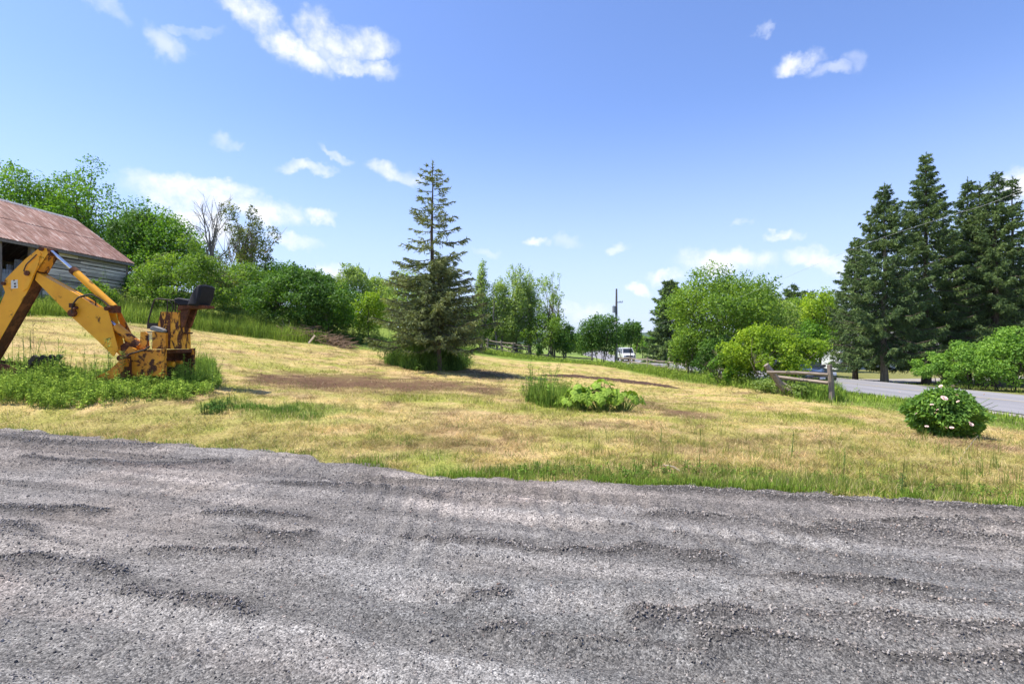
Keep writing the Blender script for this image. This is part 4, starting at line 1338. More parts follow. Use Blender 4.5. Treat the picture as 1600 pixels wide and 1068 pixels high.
def bent_blades(rng, P, length, width, lean):
    """two-part blade: quad + tip, returned as triangles"""
    n = len(P); az = rng.random(n) * 6.283
    d = np.c_[np.cos(az), np.sin(az), np.zeros(n)]; w = np.c_[-np.sin(az), np.cos(az), np.zeros(n)] * (width * .5)[:, None]
    up = np.array([0, 0, 1.])
    mid = P + d * (length * .5 * np.sin(lean * .5))[:, None] + up * (length * .55 * np.cos(lean * .5))[:, None]
    tip = mid + d * (length * .5 * np.sin(lean * 1.6))[:, None] + up * (length * .5 * np.cos(lean * 1.6))[:, None]
    V = np.stack([P - w, P + w, mid + w * .8, P - w, mid + w * .8, mid - w * .8, mid - w * .8, mid + w * .8, tip], 1)
    return V.reshape(-1, 3)


def stuff_mesh(name, V, cols, mat, label, k=3):
    me = npmesh(name, V, np.arange(len(V)).reshape(-1, k), cols)
    o = link(name, me, mat)
    return tag(o, label, None, None, 'stuff')


def field_grass():
    rng = np.random.default_rng(8)
    Vs = []; Cs = []
    for (ya, yb, n, ln, wd) in ((4.6, 9.5, 400000, .085, .007), (9.5, 17, 200000, .09, .011), (17, 36, 150000, .11, .022)):
        y = rng.uniform(ya, yb, n); x = rng.uniform(-1, 1, n) * (y * 1.02 + .8)
        ok = (y > edge_y(x) - .1) & (x < np.interp(y, [0, 12, 19, 30, 60], [15, 15, 13, 12, 11])) & (y < np.interp(x, [-60, -24, -20, -16, -12, -8, -4, 0, 10], [20, 23, 25, 29, 30, 32, 36, 36, 36]))
        dens = fbm(x * 1.2, y * 1.2, 121, 3)
        clump = fbm(x * 6, y * 6, 123, 2)
        ok &= rng.random(n) < (sstep(.25, .55, dens) * .8 + .2) * (.15 + 1.1 * sstep(.38, .62, clump))
        x = x[ok]; y = y[ok]
        c = turf(x, y)
        bare = (c.sum(1) < .46) & (c[:, 1] < c[:, 0] * .8)
        ok = ~bare | (rng.random(len(x)) < .3)
        x = x[ok]; y = y[ok]; c = c[ok]; m = len(x)
        grn = c[:, 1] / (c[:, 0] + 1e-6)
        isg = grn > .98
        L_ = ln * rng.uniform(.5, 1.5, m) * np.where(isg, 1.15, 1.0)
        lean = np.where(isg, rng.uniform(.1, 1.0, m), rng.uniform(.7, 1.5, m))
        P = np.c_[x, y, ground_z(x, y) + np.where(isg, 0, rng.random(m) * .02)]
        V = blade_tris(rng, P, L_, wd * rng.uniform(.7, 1.4, m), lean)
        j = rng.uniform(.5, 1.55, m)[:, None]
        tintr = rng.random(m)[:, None]
        c = c * j * (.72 + .6 * fbm(x * 4, y * 4, 124, 2))[:, None]
        c = np.where(tintr < .16, c * .3 + np.array([.17, .25, .045]) * .7, c)
        c = np.where(tintr > .90 - .0, np.array([.62, .48, .27]) * rng.uniform(.8, 1.2, (m, 1)), c)
        Vs.append(V); Cs.append(np.repeat(c, 3, 0))
    stuff_mesh('mown_grass', np.concatenate(Vs), np.concatenate(Cs), M_blades, 'short dry mown grass and hay covering the field')


field_grass()


def poly_points(rng, poly, n):
    """random points in a polygon given as ground (x, y)"""
    poly = np.array(poly)
    lo = poly.min(0); hi = poly.max(0); out = []
    while sum(map(len, out)) < n:
        p = rng.uniform(lo, hi, (n * 2, 2))
        ins = np.zeros(len(p), bool); j = len(poly) - 1
        for i in range(len(poly)):
            a, b = poly[i], poly[j]
            c = ((a[1] > p[:, 1]) != (b[1] > p[:, 1])) & (p[:, 0] < (b[0] - a[0]) * (p[:, 1] - a[1]) / (b[1] - a[1] + 1e-12) + a[0])
            ins ^= c; j = i
        out.append(p[ins])
    return np.concatenate(out)[:n]


def inner(p, poly):
    poly = np.array(poly, float); d = np.full(len(p), 1e9)
    for i in range(len(poly)):
        a = poly[i]; b = poly[(i + 1) % len(poly)]; ab = b - a
        t = np.clip(((p - a) @ ab) / (ab @ ab + 1e-12), 0, 1)
        d = np.minimum(d, np.linalg.norm(p - a - t[:, None] * ab, axis=1))
    return d


def tall_grass(name, label, poly, n, h, w, cols, seed, lean=.35, gz=None, soft=.5, fh=None):
    rng = np.random.default_rng(seed)
    p = poly_points(rng, poly, n)
    f = 1.1 / max(soft, .25)
    cl = fbm(p[:, 0] * 1.1, p[:, 1] * 1.1, seed, 3)
    tuft = fbm(p[:, 0] * f * 1.7, p[:, 1] * f * 1.7, seed + 5, 3)
    e = inner(p, poly) + (fbm(p[:, 0] * f, p[:, 1] * f, seed + 9, 3) - .5) * soft * 1.6
    ok = (rng.random(n) < sstep(-.15 * soft, soft * .8, e) * (.25 + .9 * sstep(.35, .6, tuft)))
    p = p[ok]; cl = cl[ok]; tuft = tuft[ok]; e = e[ok]; n = len(p)
    L_ = h * rng.uniform(.4, 1.2, n) * (.5 + .6 * cl + .6 * (tuft - .3)) * (.2 + .8 * sstep(-.1 * soft, soft * 1.1, e))
    if fh is not None: L_ = L_ * fh(p[:, 0], p[:, 1])
    P = np.c_[p, ground_z(p[:, 0], p[:, 1]) - .02]
    V = bent_blades(rng, P, L_, np.full(n, w) * rng.uniform(.6, 1.3, n), np.abs(rng.normal(0, lean, n)) + .08)
    ca, cb = np.array(cols[0]), np.array(cols[1])
    t = np.clip(cl * 1.6 - .4 + rng.normal(0, .22, n), 0, 1)[:, None]
    c = (ca * (1 - t) + cb * t) * rng.uniform(.5, 1.55, (n, 1))
    return stuff_mesh(name, V, np.repeat(c, 9, 0), M_blades, label)


def leafy_weeds(name, label, poly, n, h, nleaf, leaf, cols, seed, kind='stuff', pts=None, fh=None):
    """upright stems with leaves all along"""
    rng = np.random.default_rng(seed)
    p = poly_points(rng, poly, n) if pts is None else pts
    sz = max(.25, min(1.0, math.sqrt(np.ptp(p[:, 0]) * np.ptp(p[:, 1])) * .12))
    e = inner(p, poly) + (fbm(p[:, 0] * 1.3 / sz, p[:, 1] * 1.3 / sz, seed + 4, 3) - .5) * sz * 1.3
    p = p[rng.random(len(p)) < sstep(-.2 * sz, sz * .6, e)]
    n = len(p)
    hh = h * rng.uniform(.35, 1.2, n) * (.15 + 2.2 * np.clip(fbm(p[:, 0] * 1.7, p[:, 1] * 1.7, seed, 3) - .18, 0, 1)) * np.where(rng.random(n) < .06, 1.75, 1)
    if fh is not None: hh = hh * fh(p[:, 0], p[:, 1])
    z = ground_z(p[:, 0], p[:, 1])
    lx = rng.normal(0, .16, (n, 2))
    rep = lambda a: np.repeat(a, nleaf, 0)
    t = rng.random(n * nleaf) ** .8
    hx = rep(hh) * t
    az = rng.random(n * nleaf) * 6.283
    spread = leaf * .65
    P = np.c_[rep(p[:, 0]) + rep(lx[:, 0]) * hx + np.cos(az) * spread, rep(p[:, 1]) + rep(lx[:, 1]) * hx + np.sin(az) * spread, rep(z) + hx]
    nrm = unit(np.c_[np.cos(az) * .5, np.sin(az) * .5, np.full(len(az), .9)] + rng.normal(0, .35, (len(az), 3)))
    t_ = unit(np.c_[np.cos(az), np.sin(az), rng.normal(-.05, .3, len(az))]); b_ = unit(np.cross(nrm, t_))
    s = (leaf * rng.uniform(.55, 1.3, len(az)))[:, None]
    V = np.stack([P - t_ * s * .5, P + b_ * s * .2, P + t_ * s * .5, P - b_ * s * .2], 1).reshape(-1, 3)
    # stems as thin quads
    b0 = np.c_[p, z - .02]; b1 = np.c_[p + lx * hh[:, None], z + hh]
    sw = np.array([.004, .002, 0])
    Vs = np.stack([b0 - sw, b0 + sw, b1 + sw, b1 - sw], 1).reshape(-1, 3)
    ca, cb = np.array(cols[0]), np.array(cols[1])
    k = np.clip(rng.normal(.5, .3, (n, 1)), 0, 1)
    c = (ca * (1 - k) + cb * k)
    cl = rep(c) * rng.uniform(.65, 1.4, (n * nleaf, 1))
    C = np.concatenate([np.repeat(cl, 4, 0), np.repeat(c * .8, 4, 0)])
    me = npmesh(name, np.concatenate([V, Vs]), np.arange(len(V) + len(Vs)).reshape(-1, 4), C)
    o = link(name, me, M_blades)
    return tag(o, label, None, None, kind)


def gp(*pts): return [G(*p)[:2] for p in pts]


gA, gB = (.13, .21, .03), (.33, .43, .06)
gD, gE = (.07, .13, .025), (.17, .26, .045)
fl_h = lambda x, y: np.interp(y, [18, 30, 38, 46, 56, 62], [1, .9, .75, .45, .3, .28]) + .15 * (x < 4)
# unmown bank from the barn to the brush pile
tall_grass('tall_grass', 'tall green grass on the bank below the barn and hedgerow',
           [(-24, 22.5), (-20.5, 24.5), (-16.5, 27.5), (-13, 29), (-10.5, 30.5), (-10, 32.5), (-14, 32.5), (-18, 31.5), (-21, 31), (-23.8, 30), (-24.4, 26)],
           26000, .85, .022, (gA, gB), 31)
leafy_weeds('hedgerow_weeds', 'leafy green weeds in front of the barn wall', [(-24.2, 24), (-21.5, 26), (-21.5, 31), (-23.9, 31.5)], 700, .9, 26, .12, (gD, gB), 32)
leafy_weeds('hedgerow_weeds', 'leafy weeds at the foot of the hedgerow by the brush pile', [(-21, 28), (-16, 31), (-10, 33), (-5, 34), (-5, 36), (-12, 35.5), (-18, 33.5), (-22, 32)], 1500, .9, 22, .13, (gD, gE), 33)
# weeds round the backhoe
leafy_weeds('backhoe_weeds', 'leafy green weeds growing around the backhoe', gp((0, 636), (60, 640), (150, 638), (200, 632), (260, 628), (330, 620), (348, 600), (335, 585), (290, 580), (200, 588), (100, 585), (0, 582), (-60, 590), (-60, 630)),
            5200, .40, 20, .055, ((.12, .22, .03), (.42, .56, .08)), 34, fh=lambda x, y: 1 - .5 * sstep(-9.6, -8.9, x) * sstep(-7.0, -7.5, x) * (y < 12.7))
tall_grass('tall_grass', 'bright tall grass between the backhoe weeds', gp((0, 640), (120, 640), (230, 632), (340, 616), (350, 596), (305, 582), (200, 590), (60, 592), (-60, 590), (-60, 630)), 5200, .30, .010, (gA, (.2, .33, .04)), 35)
tall_grass('tall_grass', 'tuft of tall grass right of the backhoe frame', gp((300, 600), (345, 604), (350, 592), (330, 580), (300, 584)), 2600, .75, .011, (gA, (.22, .35, .06)), 36, .3, soft=.3)
# under the big spruce
tall_grass('tall_grass', 'dense dark green grass growing under the lone spruce', gp((600, 568), (640, 578), (690, 581), (728, 578), (735, 566), (680, 560), (610, 559)), 30000, 1.5, .022, ((.05, .11, .022), (.18, .29, .045)), 37, .4, soft=1.5)
# fence line weeds
def band(cxs, cys, half, ): return
fl = [(-5, 44), (-2, 50), (4, 50), (8, 46), (9.4, 36), (9.9, 28), (9.6, 22), (9.9, 19.6), (11.8, 18.3), (12.8, 19.0), (12.7, 22), (12.8, 30), (13.0, 40), (12.8, 52), (12.0, 60), (4, 60.5), (-3, 58), (-6, 50)]
tall_grass('tall_grass', 'green unmown grass along the old rail fence', fl, 30000, .55, .028, (gA, gB), 38, fh=fl_h)
leafy_weeds('fence_weeds', 'leafy weeds and vines along the old rail fence', fl, 2400, .8, 18, .12, (gD, gB), 39, fh=fl_h)
tall_grass('tall_grass', 'bright green grass clump at the foot of the fence post', gp((1235, 622), (1262, 628), (1300, 630), (1330, 628), (1325, 612), (1290, 608), (1240, 610)), 5200, .62, .016, (gA, (.2, .33, .045)), 40)
tall_grass('tall_grass', 'green verge grass along the near side of the road', [(13.2, 14), (16.6, 12), (16.5, 30), (16.2, 60), (13, 60), (12.8, 30), (12.6, 20)], 22000, .26, .022, (gA, gB), 41)
tall_grass('tall_grass', 'green verge grass along the far side of the road', [(24.6, 14), (28, 14), (30, 60), (28, 90), (23.5, 90), (24.2, 50)], 14000, .22, .03, (gA, (.22, .28, .06)), 42)
# green fringe on the gravel edge
def fringe():
    rng = np.random.default_rng(44)
    n = 26000
    x = rng.uniform(-9, 6.5, n); d = np.abs(rng.normal(0, .36, n)) - .14
    keep = rng.random(n) < (.08 + .92 * sstep(-3.5, 1.0, x)) * sstep(.44, .64, fbm(x * 1.6, d * 2, 45, 3)) * np.exp(-d * .9)
    x = x[keep]; y = edge_y(x) + d[keep] + (fbm(x * 1.3, edge_y(x) * 1.3, 91, 4) - .5) * .5
    n = len(x)
    P = np.c_[x, y, np.maximum(ground_z(x, y), gravel_z(x, y) - .01)]
    V = bent_blades(rng, P, .085 * rng.uniform(.4, 1.5, n), np.full(n, .007), np.abs(rng.normal(0, .5, n)))
    c = np.array([[.13, .23, .03]]) * rng.uniform(.6, 1.5, (n, 1)) + np.array([[.06, .04, 0]]) * rng.random((n, 1))
    stuff_mesh('edge_grass', V, np.repeat(c, 9, 0), M_blades, 'fresh green grass fringing the edge of the gravel')


fringe()
leafy_weeds('low_weeds', 'low leafy weeds at the gravel edge', [(-.2, 6.25), (1, 6.1), (3, 5.9), (5.5, 5.35), (6, 5.6), (4, 6.3), (1.5, 6.8), (-.2, 6.7)], 380, .14, 14, .038, ((.09, .17, .025), (.2, .33, .045)), 46)
leafy_weeds('low_weeds', 'dark low weed tuft on the mown grass by the backhoe', gp((310, 648), (350, 648), (372, 636), (345, 630), (312, 638)), 90, .15, 16, .05, ((.04, .10, .02), (.1, .2, .03)), 47)
tall_grass('tall_grass', 'green grass tuft in the mown field by the weed patch', gp((335, 645), (400, 650), (500, 660), (525, 650), (470, 632), (380, 628)), 5200, .15, .009, ((.10, .19, .03), (.2, .34, .05)), 48)
# sparse stalks standing in the mown strip
def field_stalks():
    rng = np.random.default_rng(50)
    n = 260
    px = rng.uniform(880, 1600, n); py = rng.uniform(672, 775, n)
    pts = np.array([G(a, b)[:2] for a, b in zip(px, py)])
    ok = pts[:, 1] > edge_y(pts[:, 0]) + .1
    pts = pts[ok]
    m = 9; nn = len(pts)
    P0 = np.repeat(pts, m, 0) + rng.normal(0, .035, (nn * m, 2))
    P = np.c_[P0, ground_z(P0[:, 0], P0[:, 1])]
    V = bent_blades(rng, P, np.repeat(rng.uniform(.05, .30, nn), m) * rng.uniform(.5, 1, nn * m), np.full(nn * m, .006), np.abs(rng.normal(0, .22, nn * m)))
    g = np.repeat(rng.random((nn, 1)), m, 0)
    c = np.array([.14, .21, .035]) * (1 - g) + np.array([.36, .34, .09]) * g
    stuff_mesh('grass_stalks', V, np.repeat(c * rng.uniform(.7, 1.3, (nn * m, 1)), 9, 0), M_blades, 'thin standing grass stalks left in the mown strip')


field_stalks()
leafy_weeds('spruce_weeds', 'leafy green weeds around the foot of the lone spruce', gp((592, 566), (640, 580), (690, 583), (738, 578), (742, 564), (680, 558), (600, 557)), 900, .9, 22, .11, ((.07, .14, .025), (.2, .31, .05)), 371)

def hay_clumps():
    rng = np.random.default_rng(77)
    Vs = []; Cs = []
    n = 900
    px = rng.uniform(-60, 1660, n); py = rng.uniform(600, 770, n)
    for a, b in zip(px, py):
        Y = EYE * F / (b - CY) * rng.uniform(.8, 1.1)
        x, y = (a - CX) / F * Y, Y
        if y < edge_y(x) + .15 or y > 15 or x > 12: continue
        m = rng.integers(14, 40); r = rng.uniform(.04, .14)
        p = np.c_[x + rng.normal(0, r, m) * 1.6, y + rng.normal(0, r, m)]
        P = np.c_[p, ground_z(p[:, 0], p[:, 1]) + rng.random(m) * .03]
        kind = rng.random()
        Vs.append(blade_tris(rng, P, rng.uniform(.05, .14, m), np.full(m, .007), rng.uniform(.5, 1.5, m) if kind > .3 else rng.uniform(.1, .9, m)))
        c = np.array([.15, .24, .035]) if kind < .3 else (np.array([.60, .47, .25]) if kind < .65 else np.array([.22, .14, .07]))
        Cs.append(np.repeat(c * rng.uniform(.6, 1.4, (m, 1)), 3, 0))
    stuff_mesh('hay_clumps', np.concatenate(Vs), np.concatenate(Cs), M_blades, 'small clumps of cut hay and sprouting grass on the mown strip')


hay_clumps()

# the dug bed behind the pumpkin plants: a low mound of bare dark earth
def earth_bed():
    pts = [G(835, 586), G(900, 588), G(960, 594), G(1010, 600), G(1066, 607)]
    c = np.array([(p[0], p[1]) for p in pts]); n = 90
    t = np.linspace(0, 1, n)
    cx = np.interp(t, np.linspace(0, 1, 5), c[:, 0]); cy = np.interp(t, np.linspace(0, 1, 5), c[:, 1])
    us = np.linspace(-1, 1, 13)
    X_, U = np.meshgrid(t, us, indexing='ij')
    wd = (.55 + .25 * np.sin(t * math.pi))[:, None] * np.ones_like(U)
    x = cx[:, None] + U * wd * .2; y = cy[:, None] + U * wd * 1.3
    prof = (1 - U ** 2) * np.sin(np.clip(X_ * math.pi, 0, math.pi)) ** .4
    z = ground_z(x, y) + prof * .13 * (.6 + .8 * fbm(x * 5, y * 5, 151, 3)) - .03
    V = np.stack([x, y, z], -1).reshape(-1, 3); k = 13
    i = np.arange(n - 1)[:, None] * k + np.arange(k - 1)[None]
    cc = (np.array([.082, .047, .035]) * (.6 + .9 * fbm(x * 7, y * 7, 152, 3))[..., None]).reshape(-1, 3)
    o = link('earth_bed', npmesh('earth_bed', V, np.stack([i, i + k, i + k + 1, i + 1], -1).reshape(-1, 4), cc, False), M_turf)
    tag(o, 'long low bed of dark bare earth behind the pumpkin plants', None, None, 'structure')


earth_bed()

# ------------------------------------------------------------------ individual plants
M_squash = m_leaf('pumpkin_leaves', [(.05, (.06, .12, .02)), (.5, (.12, .20, .03)), (.95, (.24, .33, .06))], .3, .5, 1.5)
M_stem = m_simple('green_stems', (.16, .24, .06), (.1, .17, .04), 10, .7, bs=0)


def big_leaf_mesh(rng):
    """lobed, cupped, wavy leaf about 1 unit across, stalk end at the origin"""
    n = 20; V = [(0, 0, 0)]; 
    for i in range(n):
        a = 2 * math.pi * i / n
        lob = .5 * (1 + .16 * math.cos(5 * a) + .05 * math.cos(11 * a)) * (1 - .35 * max(0, math.cos(a - math.pi)) ** 6)
        x = .12 + lob * math.cos(a); y = lob * math.sin(a)
        V.append((x, y, .13 * (x * x + y * y) * -2.0 + .05 * math.sin(3 * a + rng.random())))
    for i in range(n):
        p = V[1 + i]; V.append((p[0] * .55, p[1] * .55, p[2] * .1 + .035 * math.cos(5 * 2 * math.pi * i / n)))
    f = []
    for i in range(n):
        j = (i + 1) % n
        f.append((1 + i, 1 + j, 1 + n + j, 1 + n + i)); f.append((1 + n + i, 1 + n + j, 0))
    me = bpy.data.meshes.new('leaf'); me.from_pydata(V, [], f); me.update()
    me.materials.append(M_squash)
    return me


def pumpkin_plants():
    rng = random.Random(12)
    meshes = [big_leaf_mesh(rng) for _ in range(4)]
    spots = [((908, 641), 'leftmost pumpkin plant with pale drooping leaves next to the tall grass', 42, .50), ((945, 643), 'tallest broad-leaved pumpkin plant in the middle of the patch', 50, .62), ((978, 644), 'low pumpkin plant at the right end of the green patch', 36, .5)]
    for (pp, lab, n, hmax) in spots:
        x0, y0, z0 = G(*pp)
        y0 += .35; z0 = Hs(x0, y0)
        root = empty('pumpkin_plant', (x0, y0, z0)); tag(root, lab, 'plant', 'pumpkin plants in the field')
        st = MB()
        for k in range(n):
            a = rng.uniform(0, 6.28); r = rng.random() ** .6 * .56
            lx, ly = r * math.cos(a), r * math.sin(a) * 1.1
            h = hmax * (1.0 - .75 * (r / .55) ** 1.6) * rng.uniform(.6, 1.08) + .1
            st.tube([(lx * .3, ly * .3, -.03), (lx * .6, ly * .6, h * .6), (lx, ly, h)], [.011, .009, .006], 5)
            o = link('leaf', meshes[k % 4], None, root, (lx, ly, h))
            s = rng.uniform(.14, .26)
            o.scale = (s, s, s)
            tilt = .25 + r * 1.6 + rng.uniform(-.2, .35)
            o.rotation_euler = (Matrix.Rotation(a, 3, 'Z') @ Matrix.Rotation(tilt, 3, 'Y')).to_euler()
        st.build('stems', M_stem, root, smooth=True)


pumpkin_plants()
tall_grass('tall_grass', 'clump of tall green grass left of the pumpkin plants', gp((815, 630), (845, 636), (905, 642), (915, 632), (870, 622), (822, 618)), 5200, .54, .020, ((.10, .18, .025), (.33, .43, .07)), 55, .3, soft=.3)
leafy_weeds('patch_weeds', 'tall leafy weeds at the left end of the green patch', gp((812, 628), (860, 636), (930, 640), (925, 626), (860, 614), (815, 616)), 220, .62, 24, .075, ((.08, .16, .02), (.2, .34, .04)), 56)


def peony():
    rng = np.random.default_rng(61)
    x0, y0, z0 = W(1475, 684, 10.9); z0 = Hs(x0, y0)
    root = empty('peony_bush', (x0, y0, z0)); tag(root, 'round dark green peony bush with pale pink blooms near the road', 'bush')
    n = 9500
    d = unit(rng.normal(size=(n, 3))); pass
    r = .55 + .5 * rng.random(n) ** .6
    az = np.arctan2(d[:, 1], d[:, 0])
    lum = .70 + .46 * vnoise(az * 2.2 + 9, d[:, 2] * 4 + 3, 4) 
    P = np.c_[d[:, 0] * .70 * r * lum, d[:, 1] * .62 * r * lum, np.clip(.47 + d[:, 2] * .50 * r * (1 + .10 * np.sin(az * 5)), .03, 2)]
    nrm = unit(d * .5 + rng.normal(0, .5, (n, 3)) + np.array([0, 0, .5]))
    t = unit(np.c_[d[:, 0], d[:, 1], rng.normal(.0, .4, n)] + rng.normal(0, .35, (n, 3))); b = unit(np.cross(nrm, t))
    s = (rng.uniform(.07, .135, n))[:, None]
    V = np.stack([P - t * s * .5, P + b * s * .19, P + t * s * .5 - np.array([0, 0, .012]), P - b * s * .19], 1).reshape(-1, 3)
    mat = m_leaf('peony_leaves', [(.05, (.024, .065, .018)), (.55, (.060, .13, .028)), (.95, (.14, .24, .05))], .3, .4, 2)
    link('foliage', npmesh('foliage', V, np.arange(4 * n).reshape(-1, 4)), mat, root)
    mb = MB()
    for k in range(46):
        a = rng.random() * 6.28; r_ = rng.random() * .75
        mb.tube([(math.cos(a) * .1, math.sin(a) * .1, -.03), (math.cos(a) * r_ * .6, math.sin(a) * r_ * .6, .35), (math.cos(a) * r_, math.sin(a) * r_, .55 + .35 * (1 - r_))], [.008, .007, .004], 5)
    for (sx, h) in ((-.86, .78), (-.78, .86), (.86, .72), (.95, .66), (.8, .80)):
        mb.tube([(sx * .2, 0, .1), (sx * .7, -.1, h * .8), (sx * 1.05, -.12, h)], [.007, .006, .004], 5)
    mb.build('stems', M_stem, root, smooth=True)
    Mp = m_simple('pale_petals', (.78, .62, .55), (.70, .47, .42), 12, .7, bs=0)
    # blooms: rings of cupped petals
    V = []; f = []
    for ring, (rr, tilt, m) in enumerate(((1, .25, 9), (.72, .7, 8), (.45, 1.1, 6), (.2, 1.4, 4))):
        for k in range(m):
            a = 6.283 * k / m + ring * .4
            b0 = len(V); ca, sa = math.cos(a), math.sin(a)
            for (u, w_) in ((.1, .08), (.6, .36), (1.0, .22)):
                rad = rr * u; z = rr * u * math.sin(tilt) * .8 + ring * .05
                for sg in (-1, 1):
                    V.append((ca * rad * math.cos(tilt * .6) - sa * w_ * sg * rr, sa * rad * math.cos(tilt * .6) + ca * w_ * sg * rr, z))
            f += [(b0, b0 + 1, b0 + 3, b0 + 2), (b0 + 2, b0 + 3, b0 + 5, b0 + 4)]
    me = bpy.data.meshes.new('bloom'); me.from_pydata(V, [], f); me.update(); me.materials.append(Mp)
    Y0 = y0
    for (px, py, s) in ((1475, 622, .085), (1456, 632, .045), (1470, 603, .05), (1489, 603, .05), (1495, 617, .04), (1432, 646, .035), (1448, 666, .045), (1462, 645, .04), (1478, 668, .045), (1487, 668, .05), (1518, 663, .05), (1405, 612, .03), (1538, 616, .03), (1497, 627, .04), (1515, 660, .035), (1465, 640, .035)):
        yy = Y0 - (.65 if py > 640 else (.45 if py > 610 else .1))
        x, _, z = W(px, py, yy)
        o = link('bloom', me, None, root, (x - x0, yy - y0, z - z0))
        o.scale = (s * .75, s * .75, s * .75); o.rotation_euler = (rng.uniform(.1, .9), rng.uniform(-.4, .4), rng.uniform(0, 6))


peony()


def stalk_plants():
    rng = np.random.default_rng(66)
    data = [(34, 585, 516, 'tall goldenrod stalk near the backhoe bucket, leftmost of the stalks', 1), (130, 612, 538, 'slim green stalk rising in front of the boom', 1), (146, 606, 545, 'slim stalk beside the lower end of the boom', 1),
            (166, 608, 528, 'bushy topped stalk in front of the boom foot', 2), (190, 600, 548, 'leafy stalk in front of the swing post', 2), (94, 608, 549, 'dark feathery weed standing between dipper and boom', 3), (55, 606, 556, 'short leafy stalk right of the bucket teeth', 1),
            (330, 606, 560, 'upright green stalk at the right edge of the backhoe weeds', 1), (842, 630, 585, 'tall leafy weed standing above the grass clump', 2), (821, 626, 588, 'thin reddish weed at the left end of the green patch', 1),
            (1408, 778, 738, 'dark green weed tuft on the mown strip near the gravel', 3), (1237, 712, 672, 'single thin stalk standing in the mown strip', 1), (1032, 692, 668, 'small leaning weed in the middle of the mown strip', 1), (1318, 735, 700, 'pair of thin green stalks right of centre in the mown strip', 1)]
    for (px, base, top, lab, kind) in data:
        yb = 12.25 if px < 400 and base < 640 else G(px, base)[1]
        x0 = (px - CX) / F * yb; z0 = ground_z(np.array([x0]), np.array([yb]))[0]
        h = EYE + (CY - top) / F * yb - z0
        n = int({1: 46, 2: 90, 3: 120}[kind])
        t = np.linspace(.08, 1, n) if kind != 3 else rng.random(n) ** .6
        az = np.arange(n) * 2.4
        ll = {1: .075, 2: .10, 3: .09}[kind] * min(1, h / .7) * (1.1 - .45 * t)
        wob = np.c_[np.sin(t * 2) * .05 * h, np.cos(t * 3) * .03 * h]
        sp = ll * .6 + (.12 * h * t * (1.2 - t) if kind == 3 else 0)
        P = np.c_[wob[:, 0] + np.cos(az) * sp, wob[:, 1] + np.sin(az) * sp, t * h]
        nrm = unit(np.c_[np.cos(az) * .4, np.sin(az) * .4, np.ones(n)] + rng.normal(0, .25, (n, 3)))
        T = unit(np.c_[np.cos(az), np.sin(az), rng.normal(.1, .25, n)]); b = unit(np.cross(nrm, T)); s = (ll * rng.uniform(.8, 1.3, n))[:, None]
        V = np.stack([P - T * s * .6, P + b * s * .19, P + T * s * .6, P - b * s * .19], 1).reshape(-1, 3)
        root = empty('weed_stalk', (x0, yb, z0)); tag(root, lab, 'weed', 'tall weed stalks')
        base_c = np.array([.20, .28, .06]) if kind != 3 else np.array([.06, .135, .025])
        if 'reddish' in lab: base_c = np.array([.24, .17, .08])
        C = np.repeat(base_c * rng.uniform(.6, 1.5, (n, 1)), 4, 0)
        link('leaves', npmesh('leaves', V, np.arange(4 * n).reshape(-1, 4), C), M_blades, root)
        mb = MB(); ts = [0, .3, .6, 1]
        mb.tube([(math.sin(u * 2) * .05 * h, math.cos(u * 3) * .03 * h - (.03 * h if u == 0 else 0), u * h - (.03 if u == 0 else 0)) for u in ts], [.008, .006, .005, .002], 5)
        mb.build('stem', M_stem, root)


stalk_plants()

# dead bare weed behind the boom
def bare_weed():
    x0, y0, z0 = W(52, 592, 13.4); z0 = Hs(x0, y0)
    rng = np.random.default_rng(9); mb = MB()
    h = EYE + (CY - 503) / F * y0 - z0
    mb.tube([(0, 0, -.03), (.02, 0, h * .5), (-.02, 0, h)], [.009, .006, .003], 4)
    for k in range(16):
        t = .45 + .55 * rng.random(); a = rng.random() * 6.28; l = .22 * (1.3 - t)
        mb.tube([(0, 0, h * t), (math.cos(a) * l, math.sin(a) * l, h * t + l * .8)], [.004, .002], 3)
    o = mb.build('dry_weed', M_twig, None, loc=(x0, y0, z0))
    tag(o, 'dry brown bare weed stalk standing between dipper and boom', 'weed')


bare_weed()

# dead branches lying in front of the backhoe
M_stick = m_simple('grey_stick', (.36, .31, .25), (.2, .165, .13), 12, .95, bs=.3)
def stick(pts, r, label, Y=None, group='dead branches lying on the grass', cat='branch'):
    P3 = []
    for i, (px, py, lift) in enumerate(pts):
        x, y, z = G(px, py); P3.append((x, y, float(ground_z(np.array([x]), np.array([y]))[0]) + lift + r * .6))
    o0 = P3[0]; mb = MB().tube([(p[0] - o0[0], p[1] - o0[1], p[2] - o0[2]) for p in P3], [r * (1 - .5 * i / len(P3)) for i in range(len(P3))], 6)
    o = mb.build('dead_branch', M_stick, None, True, loc=o0)
    tag(o, label, cat, group)


stick([(108, 636, .0), (118, 624, .02), (127, 616, .05)], .014, 'pale slim branch lying left of the stabiliser rod')
stick([(176, 629, .0), (160, 622, .03), (146, 615, .04), (142, 612, .02)], .018, 'forked grey branch lying in front of the stabiliser')
stick([(176, 630, .0), (175, 624, .06), (172, 620, .1)], .014, 'short stub of branch sticking up in front of the stabiliser')
stick([(192, 608, .05), (206, 600, .12), (218, 594, .2)], .012, 'thin dark branch leaning on the weeds under the backhoe frame')
stick([(1495, 725, .0), (1510, 705, .04), (1535, 680, .12)], .006, 'thin bare twig lying on the grass near the peony bush')
stick([(1072, 742, .0), (1052, 733, .02), (1036, 730, .01)], .012, 'pale dead leaf stalk lying at the gravel edge')

